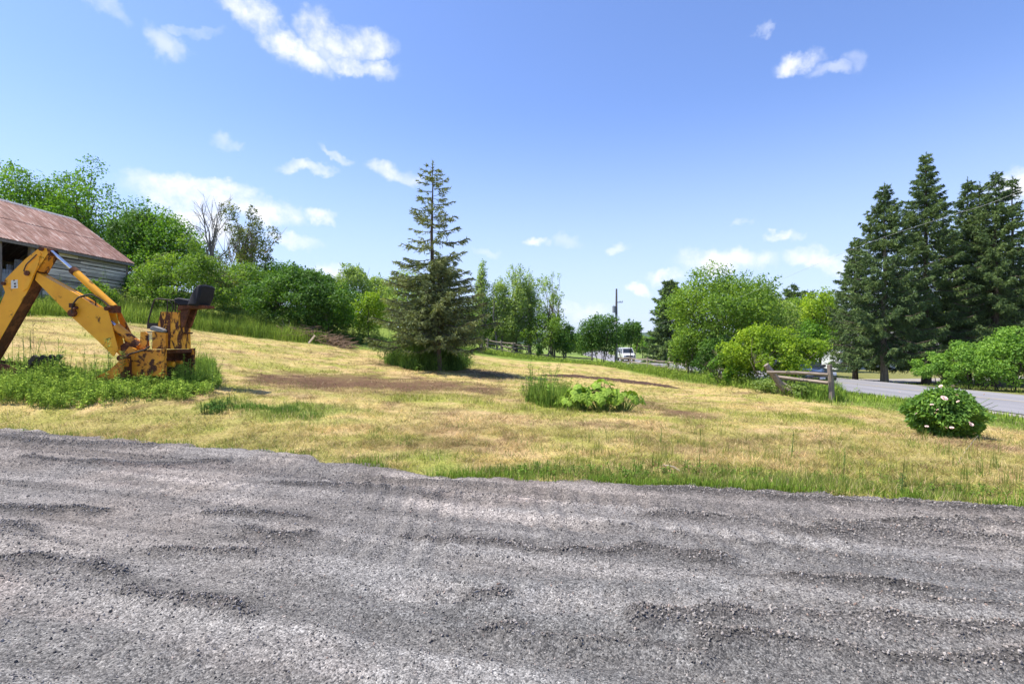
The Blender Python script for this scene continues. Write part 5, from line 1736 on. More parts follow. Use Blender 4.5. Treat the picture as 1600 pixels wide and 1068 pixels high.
# ------------------------------------------------------------------ brush pile
def brush_pile():
    rng = np.random.default_rng(70)
    mb = MB()
    cx, cy = G(490, 530)[:2]
    for k in range(230):
        u = rng.random(); px = 440 + 110 * u; py = 522 + 20 * u + rng.normal() * 2
        x, y = G(px, py + 3)[:2]; y += abs(rng.normal()) * .5
        z = Hs(x, y) + rng.random() ** 1.5 * .65 * (1 - abs(u - .35))
        a = rng.normal(0, .6); l = rng.uniform(.5, 1.7)
        d = np.array([math.cos(a), math.sin(a), rng.normal(0, .22)]); d *= l / 2
        c = np.array([x, y, z + .08])
        mb.tube([c - d, c + rng.normal(size=3) * .05, c + d], [.026 * rng.uniform(.4, 1.4), .02, .008], 4)
    o = mb.build('brush_pile', M_twig)
    tag(o, 'heap of cut brown branches at the edge of the field', 'brush pile', None, 'stuff')
    Mpl = m_wood('pale_plank', (.50, .40, .30), (.28, .22, .16), (3, 3, 12), 2)
    for (a, b, lab) in (((459, 530), (474, 521), 'pale plank end sticking out of the brush pile, left one'), ((482, 537), (492, 524), 'pale plank end sticking out of the brush pile, right one')):
        xa, ya, za = G(*a); xb = (b[0] - CX) / F * (ya + .3); zb = EYE - (b[1] - CY) / F * (ya + .3)
        mb = MB().tube([(0, 0, .02), (xb - xa, .3, zb - za)], .06, 4)
        tag(mb.build('plank', Mpl, None, loc=(xa, ya, za)), lab, 'plank', 'planks in the brush pile')
    # pale root ball
    mb = MB()
    x, y, z = G(446, 522)
    for k in range(26):
        a = rng.random() * 6.28; e = rng.random() * 1.2
        d = np.array([math.cos(a) * math.cos(e), math.sin(a) * math.cos(e), math.sin(e)]) * rng.uniform(.3, .75)
        mb.tube([(0, 0, .05), tuple(d * .6 + rng.normal(size=3) * .05), tuple(d)], [.05, .03, .01], 5)
    mb.tube([(0, 0, 0), (-.4, .3, .35)], [.13, .11], 8)
    tag(mb.build('tree_stump', M_stick, None, True, loc=(x, y + .4, z + .2)), 'pale uprooted stump with roots at the left end of the brush pile', 'stump')


brush_pile()

# ------------------------------------------------------------------ fences
def rail_fence():
    # near gate-like section
    root = empty('rail_fence', W(1297, 627, 19)); gz = Hs(*W(1297, 627, 19)[:2])
    root.location.z = gz
    tag(root, 'weathered post and rail fence section with one leaning post beside the road', 'fence')
    o = Vector(root.location)
    def b(pts, r, name, n=6, mat=M_post):
        pts = [Vector(p) - o for p in pts]
        return MB().tube(pts, r, n).build(name, mat, root, smooth=False)
    b([W(1300, 632, 19), W(1299, 600, 19), W(1296, 569.5, 19)], [.10, .095, .085], 'post', 7)
    b([W(1197, 569.5, 20.2), W(1212, 590, 20.2), W(1228, 612, 20.2)], [.10, .12, .12], 'leaning_post', 7)
    b([W(1198, 581, 20.0), W(1246, 582, 19.5), W(1294, 585, 18.85)], [.062, .066, .06], 'rail', 5, M_rail)
    b([W(1210, 588, 20.35), W(1250, 593, 19.9), W(1294, 598, 19.2)], [.075, .07, .07], 'rail', 5, M_rail)
    b([W(1212, 600, 20.5), W(1228, 606, 20.2), W(1244, 615, 19.6)], [.07, .07, .06], 'rail', 5, M_rail)
    b([W(1222, 597, 20.8), W(1240, 608, 20.6)], [.05, .05], 'rail', 5, M_rail)
    # long sagging fence parallel to the road
    x = 12.3
    r2 = empty('rail_fence', (12.2, 46, Hs(12.2, 46))); tag(r2, 'old split rail fence running along the road behind the weeds', 'fence')
    o2 = Vector(r2.location); prev = None
    rng = random.Random(8)
    for k, (px, yy, top) in enumerate(((1150, 28.5, 570), (1110, 33, 570), (1075, 38, 562), (1042, 43, 556), (1012, 50, 558), (985, 57, 556), (962, 62, 556))):
        xx = (px - CX) / F * yy; g = Hs(xx, yy); zt = g + 1.15 if top is None else max(EYE - (top - CY) / F * yy, g + .9)
        ln = (.22 if k == 3 else rng.uniform(-.12, .12))
        MB().tube([Vector((xx, yy, g - .2)) - o2, Vector((xx + ln, yy, zt)) - o2], [.11, .09], 6).build('post', M_post, r2)
        if prev:
            for f in (.35, .8):
                a = Vector((prev[0], prev[1], prev[2] + f * .95)); c = Vector((xx, yy, g + f * .95 + rng.uniform(-.08, .08)))
                d = (c - a).normalized() * .25
                MB().tube([a - d - o2, (a + c) / 2 - o2 - Vector((0, 0, .06)), c + d - o2], [.07, .075, .065], 5).build('rail', M_rail, r2)
        prev = (xx, yy, g)
    # cross fence below the poplars
    r3 = empty('rail_fence', (-2.6, 58, Hs(-2.6, 58))); tag(r3, 'split rail fence below the poplars with three dark rails', 'fence')
    o3 = Vector(r3.location); prev = None
    for k, (px, yy) in enumerate(((762, 58), (783, 58), (802, 57.5), (826, 58), (852, 58), (884, 60), (925, 61.5))):
        xx = (px - CX) / F * yy; g = Hs(xx, yy); lean = .0 if k != 4 else 1.0
        h = 1.35
        MB().tube([Vector((xx, yy, g - .2)) - o3, Vector((xx + lean, yy, g + (h if k != 4 else 1.9))) - o3], [.11, .09], 6).build('post', M_post, r3)
        if prev:
            for f in (.4, .8, 1.15):
                if k > 3 and f != .4: continue
                a = Vector((prev[0], prev[1], prev[2] + f)); c = Vector((xx, yy, g + f + rng.uniform(-.15, .12)))
                d = (c - a).normalized() * .25
                MB().tube([a - d - o3, (a + c) / 2 - o3 - Vector((0, 0, .05)), c + d - o3], [.075, .08, .07], 5).build('rail', M_rail, r3)
        prev = (xx, yy, g)


rail_fence()

# ------------------------------------------------------------------ utility pole and wire
def utility_pole():
    M_pole = m_simple('pole_wood', (.46, .44, .41), (.33, .31, .29), 3, .9, bs=.3, stretch=(3, 3, .3))
    M_poled = m_simple('dark_pole_wood', (.16, .15, .145), (.11, .10, .095), 3, .9, bs=.3, stretch=(3, 3, .3))
    M_grey = m_simple('grey_enamel', (.32, .34, .36), (.26, .28, .3), 5, .5, .2, bs=0)
    x, y = (963 - CX) / F * 64, 64; g = Hs(x, y)
    root = empty('utility_pole', (x, y, g)); tag(root, 'grey wooden utility pole with transformer beside the distant road', 'utility pole')
    top = EYE + (CY - 451) / F * y - g; mid = EYE + (CY - 492) / F * y - g
    MB().tube([(0, 0, -.3), (0, 0, mid)], [.17, .145], 10).build('pole', M_pole, root, True)
    MB().tube([(0, 0, mid + .001), (.02, 0, top)], [.146, .10], 10).build('pole_top', M_poled, root, True)
    zt = EYE + (CY - 484) / F * y - g
    t = MB().tube([(-.3, -.05, zt - .35), (-.3, -.05, zt + .45)], .2, 12).build('transformer', M_grey, root, True)
    MB().tube([(-.3, -.05, zt + .451), (-.3, -.05, zt + .6)], [.05, .03], 8).build('bushing', M_grey, t, True)
    za = EYE + (CY - 472) / F * y - g
    MB().box(0, .75, -.04, .04, za - .05, za + .03).build('bracket_arm', M_poled, root)
    for xx in (.45, .72):
        MB().tube([(xx, 0, za + .031), (xx, 0, za + .2)], [.045, .03], 8).build('insulator', M_grey, root, True)
    # wire, sagging toward the next pole beyond the right of the view
    M_wire = m_simple('wire', (.42, .43, .44), (.36, .36, .36), 2, .6, .2, bs=0)
    P = [(x + .1, y, g + zt - .3), W(1005, 501, 52), W(1030, 505, 46), W(1120, 478, 34), W(1250, 424, 27), W(1355, 380, 22.5), W(1480, 338, 18.8), W(1600, 296, 16.4), (16.6, 9, 7.8), (17, 3, 8.6)]
    P = [Vector(p) for p in P]; out = []
    for i in range(len(P) - 1):
        p0 = P[max(i - 1, 0)]; p1 = P[i]; p2 = P[i + 1]; p3 = P[min(i + 2, len(P) - 1)]
        for k in range(5):
            t_ = k / 5; out.append(.5 * ((2 * p1) + (p2 - p0) * t_ + (2 * p0 - 5 * p1 + 4 * p2 - p3) * t_ * t_ + (3 * p1 - p0 - 3 * p2 + p3) * t_ ** 3))
    out.append(P[-1])
    o = MB().tube(out, .0045, 5).build('overhead_wire', M_wire)
    tag(o, 'thin overhead wire sagging from the utility pole past the spruces', 'wire')


utility_pole()

# ------------------------------------------------------------------ vehicles
M_glass = m_simple('dark_glass', (.02, .028, .032), (.03, .035, .04), 2, .06, bs=0, spec=.8)
M_tyre = m_simple('tyre_rubber', (.02, .02, .02), (.03, .03, .03), 12, .9, bs=.2)
M_rim = m_simple('wheel_rim', (.5, .5, .52), (.4, .4, .42), 8, .35, .8, bs=0)
M_lamp = m_simple('lamp_glass', (.75, .77, .8), (.6, .62, .65), 5, .12, bs=0, spec=.8)


def vehicle(name, label, cat, loc, rz, side, width, cabin, paint, wheels, wr, lampz, rack=False):
    """side: profile (y, z) nose at y=0 going back; cabin: (list of (y, z, inset)) roof-glass loft"""
    root = empty(name, loc, rz); tag(root, label, cat)
    hw = width / 2
    # body: lofted across the width with rounded shoulders
    cols = [(-hw, .93), (-hw + .06, .985), (-hw * .55, 1.0), (0, 1.012), (hw * .55, 1.0), (hw - .06, .985), (hw, .93)]
    n = len(side); v = []; f = []
    zc = sum(p[1] for p in side) / n; yc = sum(p[0] for p in side) / n
    for (x, s) in cols:
        for (yy, zz) in side:
            v.append((x, yc + (yy - yc) * (1 - (1 - s) * .5), zz if zz < .45 else zc + (zz - zc) * s))
    for i in range(len(cols) - 1):
        for k in range(n):
            f.append((i * n + k, i * n + (k + 1) % n, (i + 1) * n + (k + 1) % n, (i + 1) * n + k))
    f.append(tuple(range(n))); f.append(tuple(range((len(cols) - 1) * n, len(cols) * n))[::-1])
    MB().add(v, f).build('body', paint, root, True)
    # cabin: base ring and roof ring, glass between, roof on top
    (yb0, yb1, zb), (yt0, yt1, zt) = cabin
    bw, tw = hw - .05, hw - .2
    base = [(-bw, yb0), (bw, yb0), (bw, yb1), (-bw, yb1)]; topr = [(-tw, yt0), (tw, yt0), (tw, yt1), (-tw, yt1)]
    names = ['windscreen', 'side_window', 'rear_window', 'side_window']
    roof = MB(); 
    for i in range(4):
        j = (i + 1) % 4
        a, b = base[i], base[j]; c, d = topr[j], topr[i]
        def pt(s, t):
            p = [a[k] * (1 - s) * (1 - t) + b[k] * s * (1 - t) + c[k] * s * t + d[k] * (1 - s) * t for k in range(2)]
            return Vector((p[0], p[1], zb + (zt - zb) * t))
        nrm = (pt(1, 0) - pt(0, 0)).cross(pt(0, 1) - pt(0, 0)).normalized()
        parts = [(.05, .95)] if i in (0, 2) else ([(.05, .47), (.52, .95)] if yb1 - yb0 < 3.4 else [(.04, .30), (.34, .62), (.66, .96)])
        roof.add([pt(0, 0), pt(1, 0), pt(1, 1), pt(0, 1)], [(0, 1, 2, 3)])
        for (s0, s1) in parts:
            vv = [pt(s0, .12) + nrm * .006, pt(s1, .12) + nrm * .006, pt(s1, .88) + nrm * .006, pt(s0, .88) + nrm * .006]
            vv += [p + nrm * .008 for p in vv]
            MB().add(vv, [(0, 1, 2, 3), (4, 5, 6, 7), (0, 1, 5, 4), (1, 2, 6, 5), (2, 3, 7, 6), (3, 0, 4, 7)]).build(names[i], M_glass, root)
    rv = [(-tw, yt0, zt), (tw, yt0, zt), (tw, yt1, zt), (-tw, yt1, zt), (-tw * .8, yt0 + .12, zt + .05), (tw * .8, yt0 + .12, zt + .05), (tw * .8, yt1 - .12, zt + .05), (-tw * .8, yt1 - .12, zt + .05)]
    roof.add(rv, [(0, 1, 5, 4), (1, 2, 6, 5), (2, 3, 7, 6), (3, 0, 4, 7), (4, 5, 6, 7)])
    roof.build('cabin', paint, root, True)
    if rack:
        for sx in (-tw + .05, tw - .05):
            MB().tube([(sx, yt0 + .3, zt + .06), (sx, yt0 + .4, zt + .13), (sx, yt1 - .4, zt + .13), (sx, yt1 - .3, zt + .06)], .02, 6).build('roof_rail', M_blackiron, root)
    for yy in wheels:
        for sx in (-1, 1):
            w = MB().tube([(sx * (hw - .22), yy, wr), (sx * (hw + .01), yy, wr)], wr, 18).build('wheel', M_tyre, root, True)
            MB().tube([(sx * (hw + .011), yy, wr), (sx * (hw + .025), yy, wr)], wr * .62, 14).build('rim', M_rim, w, True)
    for sx in (-1, 1):
        xa, xb = sorted((sx * (hw - .42), sx * (hw - .06)))
        MB().box(xa, xb, -.035, .1, lampz - .09, lampz + .09).build('headlight', M_lamp, root, bevel=.02)
        xa, xb = sorted((sx * (hw - .3), sx * (hw - .08)))
        yb = max(p[0] for p in side)
        MB().box(xa, xb, yb - .08, yb + .012, lampz, lampz + .2).build('tail_light', M_taillamp, root, bevel=.01)
        MB().box(sx * (hw + .09) - .09, sx * (hw + .09) + .09, yb0 + .25, yb0 + .38, zb + .02, zb + .17).build('mirror', M_blackiron, root, bevel=.02)
    MB().box(-hw + .45, hw - .45, -.03, .1, lampz - .12, lampz + .08).build('grille', M_blackiron, root)
    MB().box(-hw + .08, hw - .08, -.07, .1, .30, .45).build('bumper', M_blackiron, root, bevel=.02)
    MB().box(-.16, .16, -.082, -.071, .33, .43).build('licence_plate', M_lamp, root)


M_taillamp = m_simple('red_lamp', (.4, .02, .015), (.3, .02, .015), 4, .2, bs=0)
M_darkpaint = m_simple('dark_blue_paint', (.02, .025, .034), (.024, .028, .038), 2, .18, .2, bs=0, spec=.6, coat=.8)
M_whitepaint = m_simple('white_paint', (.62, .62, .62), (.58, .58, .59), 2, .25, 0, bs=0, spec=.5, coat=.5)
cx_, cy_ = 18.0, 30.6
vehicle('car', 'dark blue car passing on the road behind the rail fence', 'car', (cx_ - .15, cy_, road_z(cy_) + .045), R(0.2),
        [(0, .28), (0, .62), (.1, .74), (1.1, .92), (3.9, .98), (4.55, .92), (4.6, .4), (4.5, .24), (.1, .22)], 1.8,
        ((1.15, 4.2, .93), (1.9, 3.75, 1.42)), M_darkpaint, (.85, 3.65), .32, .62)
vy = 82
vehicle('van', 'white van approaching on the distant road by the utility pole', 'van', (18.15, vy, road_z(vy) + .045), R(2),
        [(0, .4), (0, .95), (.12, 1.08), (.9, 1.2), (4.8, 1.2), (4.9, 1.1), (4.9, .45), (4.8, .35), (.1, .33)], 1.95,
        ((.75, 4.88, 1.19), (1.3, 4.75, 2.05)), M_whitepaint, (.95, 3.9), .38, .82, True)

# ------------------------------------------------------------------ the house behind the spruces
def house():
    x0, y0 = 46, 62; g = Hs(x0, y0)
    root = empty('house', (x0, y0, g), R(8)); tag(root, 'pale sided low house half hidden behind the tall spruces', 'house')
    M_sid = m_simple('pale_siding', (.62, .65, .68), (.54, .57, .6), 2, .7, bs=0)
    M_shin = m_simple('grey_shingles', (.16, .155, .15), (.11, .105, .10), 8, .9, bs=.4)
    hw, dp, hh = 8.5, 5, 2.7
    w = MB().prism([(-hw, -.4), (hw, -.4), (hw, hh), (-hw, hh)], 0, dp * 2).build('wall', M_sid, root)
    for k in range(11):
        MB().box(-hw - .01, hw + .01, -.022, -.003, .1 + k * .235, .1 + k * .235 + .21).build('siding_board', M_sid, root)
    MB().add([(-hw - .4, -.5, hh - .05), (hw + .4, -.5, hh - .05), (hw + .4, dp, hh + 1.9), (-hw - .4, dp, hh + 1.9), (-hw - .4, 2 * dp + .5, hh - .05), (hw + .4, 2 * dp + .5, hh - .05),
              (-hw - .4, -.5, hh + .1), (hw + .4, -.5, hh + .1), (hw + .4, dp, hh + 2.05), (-hw - .4, dp, hh + 2.05), (-hw - .4, 2 * dp + .5, hh + .1), (hw + .4, 2 * dp + .5, hh + .1)],
             [(0, 1, 2, 3), (3, 2, 5, 4), (6, 9, 8, 7), (9, 10, 11, 8), (0, 6, 7, 1), (4, 5, 11, 10), (1, 7, 8, 2), (2, 8, 11, 5), (0, 3, 9, 6), (3, 4, 10, 9)]).build('roof', M_shin, root)
    for xx in (-6, -2.5, 4.5):
        fr = MB().box(xx - .75, xx + .75, -.07, -.024, .95, 2.15).build('window', M_whitepaint, root)
        for s in (-1, 1):
            MB().box(xx + s * .35 - .29, xx + s * .35 + .29, -.08, -.071, 1.05, 2.05).build('pane', M_glass, fr)
    MB().box(.6, 1.6, -.08, -.024, 0, 2.1).build('door', M_blackiron, root)


house()

# ------------------------------------------------------------------ trees
# the lone spruce
conifer('spruce_tree', 'lone tall spruce with sparse top standing in the field', 676, 25, 253, 178, 522, L_oldspruce, 101, whorl=.235, per=9, droop=.24, dens=1.3, sparse_top=1.25,
        twig=.40, needle=.095, bark=M_bark, profile=([0, .06, .14, .25, .36, .47, .54, .65, .73, .83, .94, 1], [.92, 1.0, .96, .76, .66, .62, .52, .38, .31, .24, .12, .02]), wilt=.7, gap=.06)
conifer('spruce_tree', 'short dense young spruce growing in the lower branches of the lone spruce', 686, 24.3, 400, 104, 530, L_oldspruce, 102, whorl=.22, per=8, droop=.3, dens=1.2, twig=.34, needle=.09, p=.8)

# the stand across the road
gS = 'tall spruces across the road'
for (px, Y, top, wd, low, lab, sd, kw) in (
        (1336, 41, 372, 84, 556, 'shortest spruce at the left end of the stand across the road', 111, {}),
        (1382, 36.5, 286, 138, 548, 'spruce with pale trunk, second from the left of the stand', 112, dict(bark=M_palebark)),
        (1447, 38.5, 238, 138, 552, 'tallest spruce of the stand across the road', 113, {}),
        (1512, 39.5, 277, 112, 552, 'spruce between the tallest one and the double topped one', 114, {}),
        (1556, 37, 268, 128, 550, 'spruce standing right behind the green hedge', 115, {}),
        (1640, 38, 300, 150, 552, 'spruce at the right edge of the view, crown mostly cut off', 116, {})):
    conifer('spruce_tree', lab, px, Y, top, wd, low, L_spruce, sd, group=gS, whorl=.42, per=8, droop=.34, dens=1.6, twig=.46, needle=.105, wilt=1.4, profile=([0, .3, .5, .7, .88, 1], [1, .95, .74, .45, .19, .02]), gap=.07, **kw)
conifer('spruce_tree', 'thin second leader spruce beside the double topped one', 1531, 38.6, 284, 70, 560, L_spruce, 117, group=gS, whorl=.45, per=6, droop=.25, dens=1.0, twig=.5, needle=.14, p=.8)
conifer('spruce_tree', 'thin spruce leader close to the rightmost double top', 1582, 38.0, 276, 90, 560, L_spruce, 118, group=gS, whorl=.45, per=6, droop=.25, dens=1.0, twig=.5, needle=.14, p=.8, gap=.1)
conifer('spruce_tree', 'dark spruce beside the distant bend of the road', 1048, 76, 436, 82, 562, L_spruce, 119, whorl=.55, per=8, droop=.2, dens=.9, twig=.8, needle=.26, p=.62)
for (px, Y, top, wd, lab, sd) in ((1237, 88, 446, 34, 'dark pine top behind the round tree, left one', 121), (1262, 90, 452, 34, 'dark pine top behind the round tree, middle one', 122), (1292, 92, 455, 30, 'dark pine top next to the spruce stand', 123), (1212, 90, 462, 26, 'small dark pine top showing above the round tree', 124)):
    conifer('pine_tree', lab, px, Y, top, wd, 540, L_spruce, sd, group='dark pines beyond the road', whorl=.9, per=6, droop=-.05, dens=.7, twig=1.0, needle=.36, p=.45)

T = tree
# left: maples behind the barn
gL = 'trees behind the barn'
T('maple_tree', 'big maple behind the left end of the barn roof', 'tree', 22, 43, 262, 150, 430, L_maple, 15000, .20, 30, gL, 201, shell=.5, irr=.8, blobr=.34)
T('maple_tree', 'broad maple rising behind the barn gable', 'tree', 138, 45, 270, 168, 440, L_maple, 19000, .20, 36, gL, 202, shell=.5, irr=.9, blobr=.30)
T('maple_tree', 'maple filling the gap between the two big maples behind the roof', 'tree', 92, 49, 300, 110, 440, L_mid, 7000, .22, 20, gL, 203)
T('maple_tree', 'dark maple just right of the barn', 'tree', 212, 42, 318, 80, 480, L_dark, 12000, .18, 26, gL, 204, irr=.6)
T('maple_tree', 'round dark green maple between the barn and the dead tree', 'tree', 268, 43, 330, 120, 490, L_maple, 17000, .18, 34, gL, 205, irr=.6)
T('hawthorn_bush', 'broad light green bush behind the backhoe seat', 'bush', 292, 31.5, 384, 150, 502, L_mid, 15000, .125, 34, None, 206, False, stems=4, irr=.7, shape='mound')
T('hawthorn_bush', 'low green bush right of the barn corner', 'bush', 222, 34, 425, 70, 490, L_maple, 5500, .14, 16, None, 207, False, stems=3)
T('elder_bush', 'leafy bush growing against the barn wall', 'bush', 152, 27.5, 438, 56, 488, L_mid, 3200, .11, 12, None, 208, False, stems=4)
T('ash_tree', 'sparse grey green tree with bare twigs above the hedgerow', 'tree', 378, 47, 312, 100, 470, L_olive, 6500, .17, 40, None, 209, stems=3, bark=M_greybark, blobr=.22, shape='vase', irr=.8)
T('hedgerow_tree', 'olive bush below the sparse tree', 'tree', 352, 38, 420, 90, 515, L_olive, 9000, .14, 24, 'hedgerow trees on the left', 210, stems=3)
T('hedgerow_tree', 'green bush right of the olive one in the hedgerow', 'tree', 396, 40, 410, 90, 515, L_mid, 9000, .15, 24, 'hedgerow trees on the left', 211, stems=2)
T('hedgerow_tree', 'rounded tree crown behind the big dark bush, left one', 'tree', 432, 50, 405, 100, 510, L_maple, 7000, .19, 22, 'hedgerow trees on the left', 212)
T('hedgerow_tree', 'rounded tree crown behind the big dark bush, right one', 'tree', 490, 52, 422, 90, 515, L_dark, 6500, .2, 20, 'hedgerow trees on the left', 213)
T('lilac_bush', 'big dense dark green bush behind the brush pile', 'bush', 468, 34.5, 416, 168, 543, L_dark, 21000, .15, 44, None, 214, False, stems=5, shape='mound', irr=.6)
T('lilac_bush', 'bright green flank of foliage at the left of the big dark bush', 'bush', 412, 36, 440, 80, 530, L_maple, 7500, .14, 22, None, 215, False, stems=3)
T('lilac_bush', 'bush at the right end of the brush pile', 'bush', 520, 34, 462, 70, 545, L_maple, 7000, .14, 20, None, 216, False, stems=3)
T('aspen_tree', 'pale slender tree rising behind the gap left of the lone spruce', 'tree', 549, 52, 404, 62, 530, L_grey, 4600, .16, 24, 'slender trees by the lone spruce', 217, stems=2, bark=M_greybark, shape='spire', blobr=.3)
T('aspen_tree', 'smaller slender tree between the gap and the spruce', 'tree', 592, 55, 425, 60, 530, L_grey, 4200, .18, 20, 'slender trees by the lone spruce', 218, stems=2, shape='spire')
T('lime_bush', 'yellow green bush left of the lone spruce', 'bush', 576, 38, 450, 66, 545, L_lime, 6500, .14, 22, None, 219, False, stems=3)
T('aspen_tree', 'grey green tree half hidden behind the lone spruce', 'tree', 632, 52, 418, 80, 540, L_grey, 6500, .18, 24, 'slender trees by the lone spruce', 220, stems=2)
T('aspen_tree', 'low tree hidden behind the lower right of the lone spruce', 'tree', 700, 50, 470, 90, 545, L_mid, 6000, .18, 20, 'slender trees by the lone spruce', 221, stems=2)
# the poplars
gP = 'poplars beyond the cross fence'
T('poplar_tree', 'thin pointed poplar nearest the lone spruce', 'tree', 753, 60, 405, 30, 548, L_grey, 3000, .16, 26, gP, 222, bark=M_greybark, shape='spire', blobr=.4)
T('poplar_tree', 'tallest poplar in the middle of the row', 'tree', 806, 60, 399, 50, 545, L_grey, 5200, .16, 34, gP, 223, bark=M_bark, shape='spire', blobr=.34)
T('poplar_tree', 'second tall poplar right of the tallest', 'tree', 828, 61, 415, 40, 545, L_grey, 4000, .16, 28, gP, 224, bark=M_greybark, shape='spire', blobr=.36)
T('willow_tree', 'wispy sparse willow at the right end of the poplars', 'tree', 862, 60, 416, 58, 530, L_grey, 4200, .15, 36, gP, 225, bark=M_palebark, blobr=.2, stems=3, shape='vase')
T('poplar_tree', 'pale leafy poplar left of the tallest', 'tree', 782, 60, 432, 54, 545, L_grey, 5600, .17, 28, gP, 226, stems=2, bark=M_greybark, shape='spire')
T('poplar_tree', 'lower spreading tree between thin poplar and the fence', 'tree', 750, 62, 452, 70, 548, L_mid, 6500, .18, 26, gP, 227, stems=3, bark=M_greybark)
T('willow_tree', 'low green tree under the wispy willow', 'tree', 852, 59, 486, 76, 553, L_mid, 7500, .17, 26, gP, 228, stems=3)
T('willow_tree', 'small dark tree at the right foot of the willow', 'tree', 881, 58, 505, 38, 556, L_dark, 3600, .17, 14, gP, 229)
T('willow_bush', 'soft grey green bush filling in under the thin poplar', 'bush', 768, 61, 492, 56, 550, L_grey, 6500, .16, 20, None, 2301, False, stems=4, bark=M_greybark, shape='mound')
T('willow_bush', 'grey green bush at the foot of the tallest poplar', 'bush', 812, 62, 488, 62, 551, L_grey, 7000, .16, 22, None, 2302, False, stems=4, bark=M_greybark, shape='mound')
T('cedar_bush', 'small upright cedar bush in front of the cross fence', 'bush', 841, 57, 536, 16, 557, L_dark, 1400, .12, 8, None, 230, False)
T('willow_tree', 'round dark willow left of the utility pole', 'tree', 938, 63, 486, 70, 560, L_dark, 12000, .19, 30, 'willows beside the utility pole', 231, stems=5, irr=.5)
T('willow_tree', 'smaller dark willow right of the utility pole', 'tree', 982, 66, 498, 44, 540, L_dark, 6500, .19, 22, 'willows beside the utility pole', 232, stems=3)
# distant trees beyond the bend
rngd = random.Random(3)
names_d = ['at the far end of the road', 'behind the van', 'left of the willows', 'right behind the willows', 'beyond the bend']
for k, (px, Y, top, wd) in enumerate(((892, 120, 520, 40), (905, 150, 522, 30), (915, 135, 524, 30), (1004, 130, 520, 34), (1022, 120, 526, 30), (1034, 110, 534, 24), (1012, 170, 522, 40), (960, 160, 520, 60), (870, 150, 516, 60), (735, 100, 500, 70), (780, 110, 505, 80), (640, 110, 480, 90), (520, 90, 440, 90))):
    T('distant_tree', ['pale distant tree left of the round willow', 'small distant tree in the gap left of the willow', 'distant tree touching the left side of the round willow', 'distant green tree above the van', 'distant tree right of the van',
                       'low distant tree next to the dark roadside spruce', 'farthest tree in the gap above the road', 'distant tree behind the round willow', 'distant tree behind the small dark tree at the willow foot', 'distant tree behind the thin poplar', 'distant tree behind the poplar row', 'distant tree behind the lone spruce', 'distant tree behind the big dark bush'][k],
      'tree', px, Y, top, wd, 555, [L_mid, L_maple, L_grey][k % 3], 2600, .42, 12, 'distant trees beyond the field', 240 + k)
# right of the road bend
T('maple_tree', 'big round light green tree by the fence', 'tree', 1128, 35.5, 428, 186, 552, L_mid, 27000, .15, 50, None, 261, bark=M_bark, stems=4, irr=.55, blobr=.3)
T('maple_tree', 'right shoulder of lower foliage beside the round tree', 'tree', 1196, 38, 452, 110, 560, L_grey, 10000, .16, 28, None, 262, stems=2)
T('hawthorn_bush', 'drooping bush at the left foot of the round tree', 'bush', 1078, 36, 508, 66, 580, L_mid, 5500, .13, 18, None, 263, False, stems=3)
T('hawthorn_bush', 'dark shaded bush under the round tree', 'bush', 1130, 33, 520, 90, 596, L_dark, 7500, .12, 22, None, 264, False, stems=3, shape='mound')
T('lilac_bush', 'bright yellow green bush behind the near fence rails', 'bush', 1196, 24.5, 503, 122, 604, L_lime, 14000, .105, 40, None, 265, False, stems=5, shape='mound', irr=.7)
T('lilac_bush', 'overhanging yellow green bush above the top rail of the near fence', 'bush', 1252, 25, 524, 74, 570, L_lime, 7000, .105, 22, None, 2650, False, stems=3, irr=.6)
T('lilac_bush', 'darker green bush joined to the left of the bright one', 'bush', 1150, 26, 536, 76, 606, L_maple, 6500, .11, 20, None, 266, False, stems=4, shape='mound')
T('roadside_bush', 'pale grey green weed bush between the two fence posts', 'bush', 1248, 19.6, 598, 34, 622, L_grey, 1700, .065, 10, None, 267, False, stems=4)
T('roadside_bush', 'pale green bush at the foot of the leaning post', 'bush', 1198, 20.6, 590, 40, 618, L_grey, 1900, .075, 10, None, 268, False, stems=3)
gB_ = 'broadleaf trees beyond the road'
T('maple_tree', 'yellow green tree next to the spruce stand', 'tree', 1282, 56, 448, 76, 560, L_lime, 9500, .2, 28, gB_, 269)
T('maple_tree', 'green tree behind the right shoulder of the round tree', 'tree', 1238, 60, 458, 80, 560, L_mid, 7500, .22, 24, gB_, 270)
T('maple_tree', 'low green tree under the yellow green one', 'tree', 1268, 48, 500, 70, 575, L_maple, 6500, .18, 20, gB_, 271)
T('maple_tree', 'distant green tree behind the gaps of the spruce stand', 'tree', 1500, 70, 440, 160, 575, L_lime, 6000, .3, 20, gB_, 272)
T('maple_tree', 'pale green tree glimpsed behind the rightmost spruces', 'tree', 1610, 55, 430, 120, 560, L_lime, 6500, .24, 20, gB_, 273)
T('distant_tree', 'broad tree far behind the house', 'tree', 1390, 95, 480, 200, 570, L_maple, 6000, .4, 24, gB_, 274)
# hedge by the road
gH = 'hedge shrubs across the road on the right'
T('hedge_shrub', 'leftmost low shrub of the hedge across the road', 'shrub', 1466, 29.5, 548, 70, 604, L_hedge, 6500, .105, 18, gH, 275, False, stems=4, shape='mound')
T('hedge_shrub', 'middle rounded shrub of the hedge across the road', 'shrub', 1516, 28.8, 528, 100, 606, L_hedge, 9000, .105, 24, gH, 276, False, stems=4, shape='mound')
T('hedge_shrub', 'tall bright shrub of the hedge at the right edge', 'shrub', 1580, 27.5, 510, 120, 612, L_hedge, 16000, .105, 30, gH, 277, False, stems=5, shape='mound')
T('hedge_shrub', 'hedge shrub cut by the right edge of the view', 'shrub', 1650, 27.5, 508, 100, 612, L_hedge, 6000, .12, 20, gH, 278, False, stems=4, shape='mound')


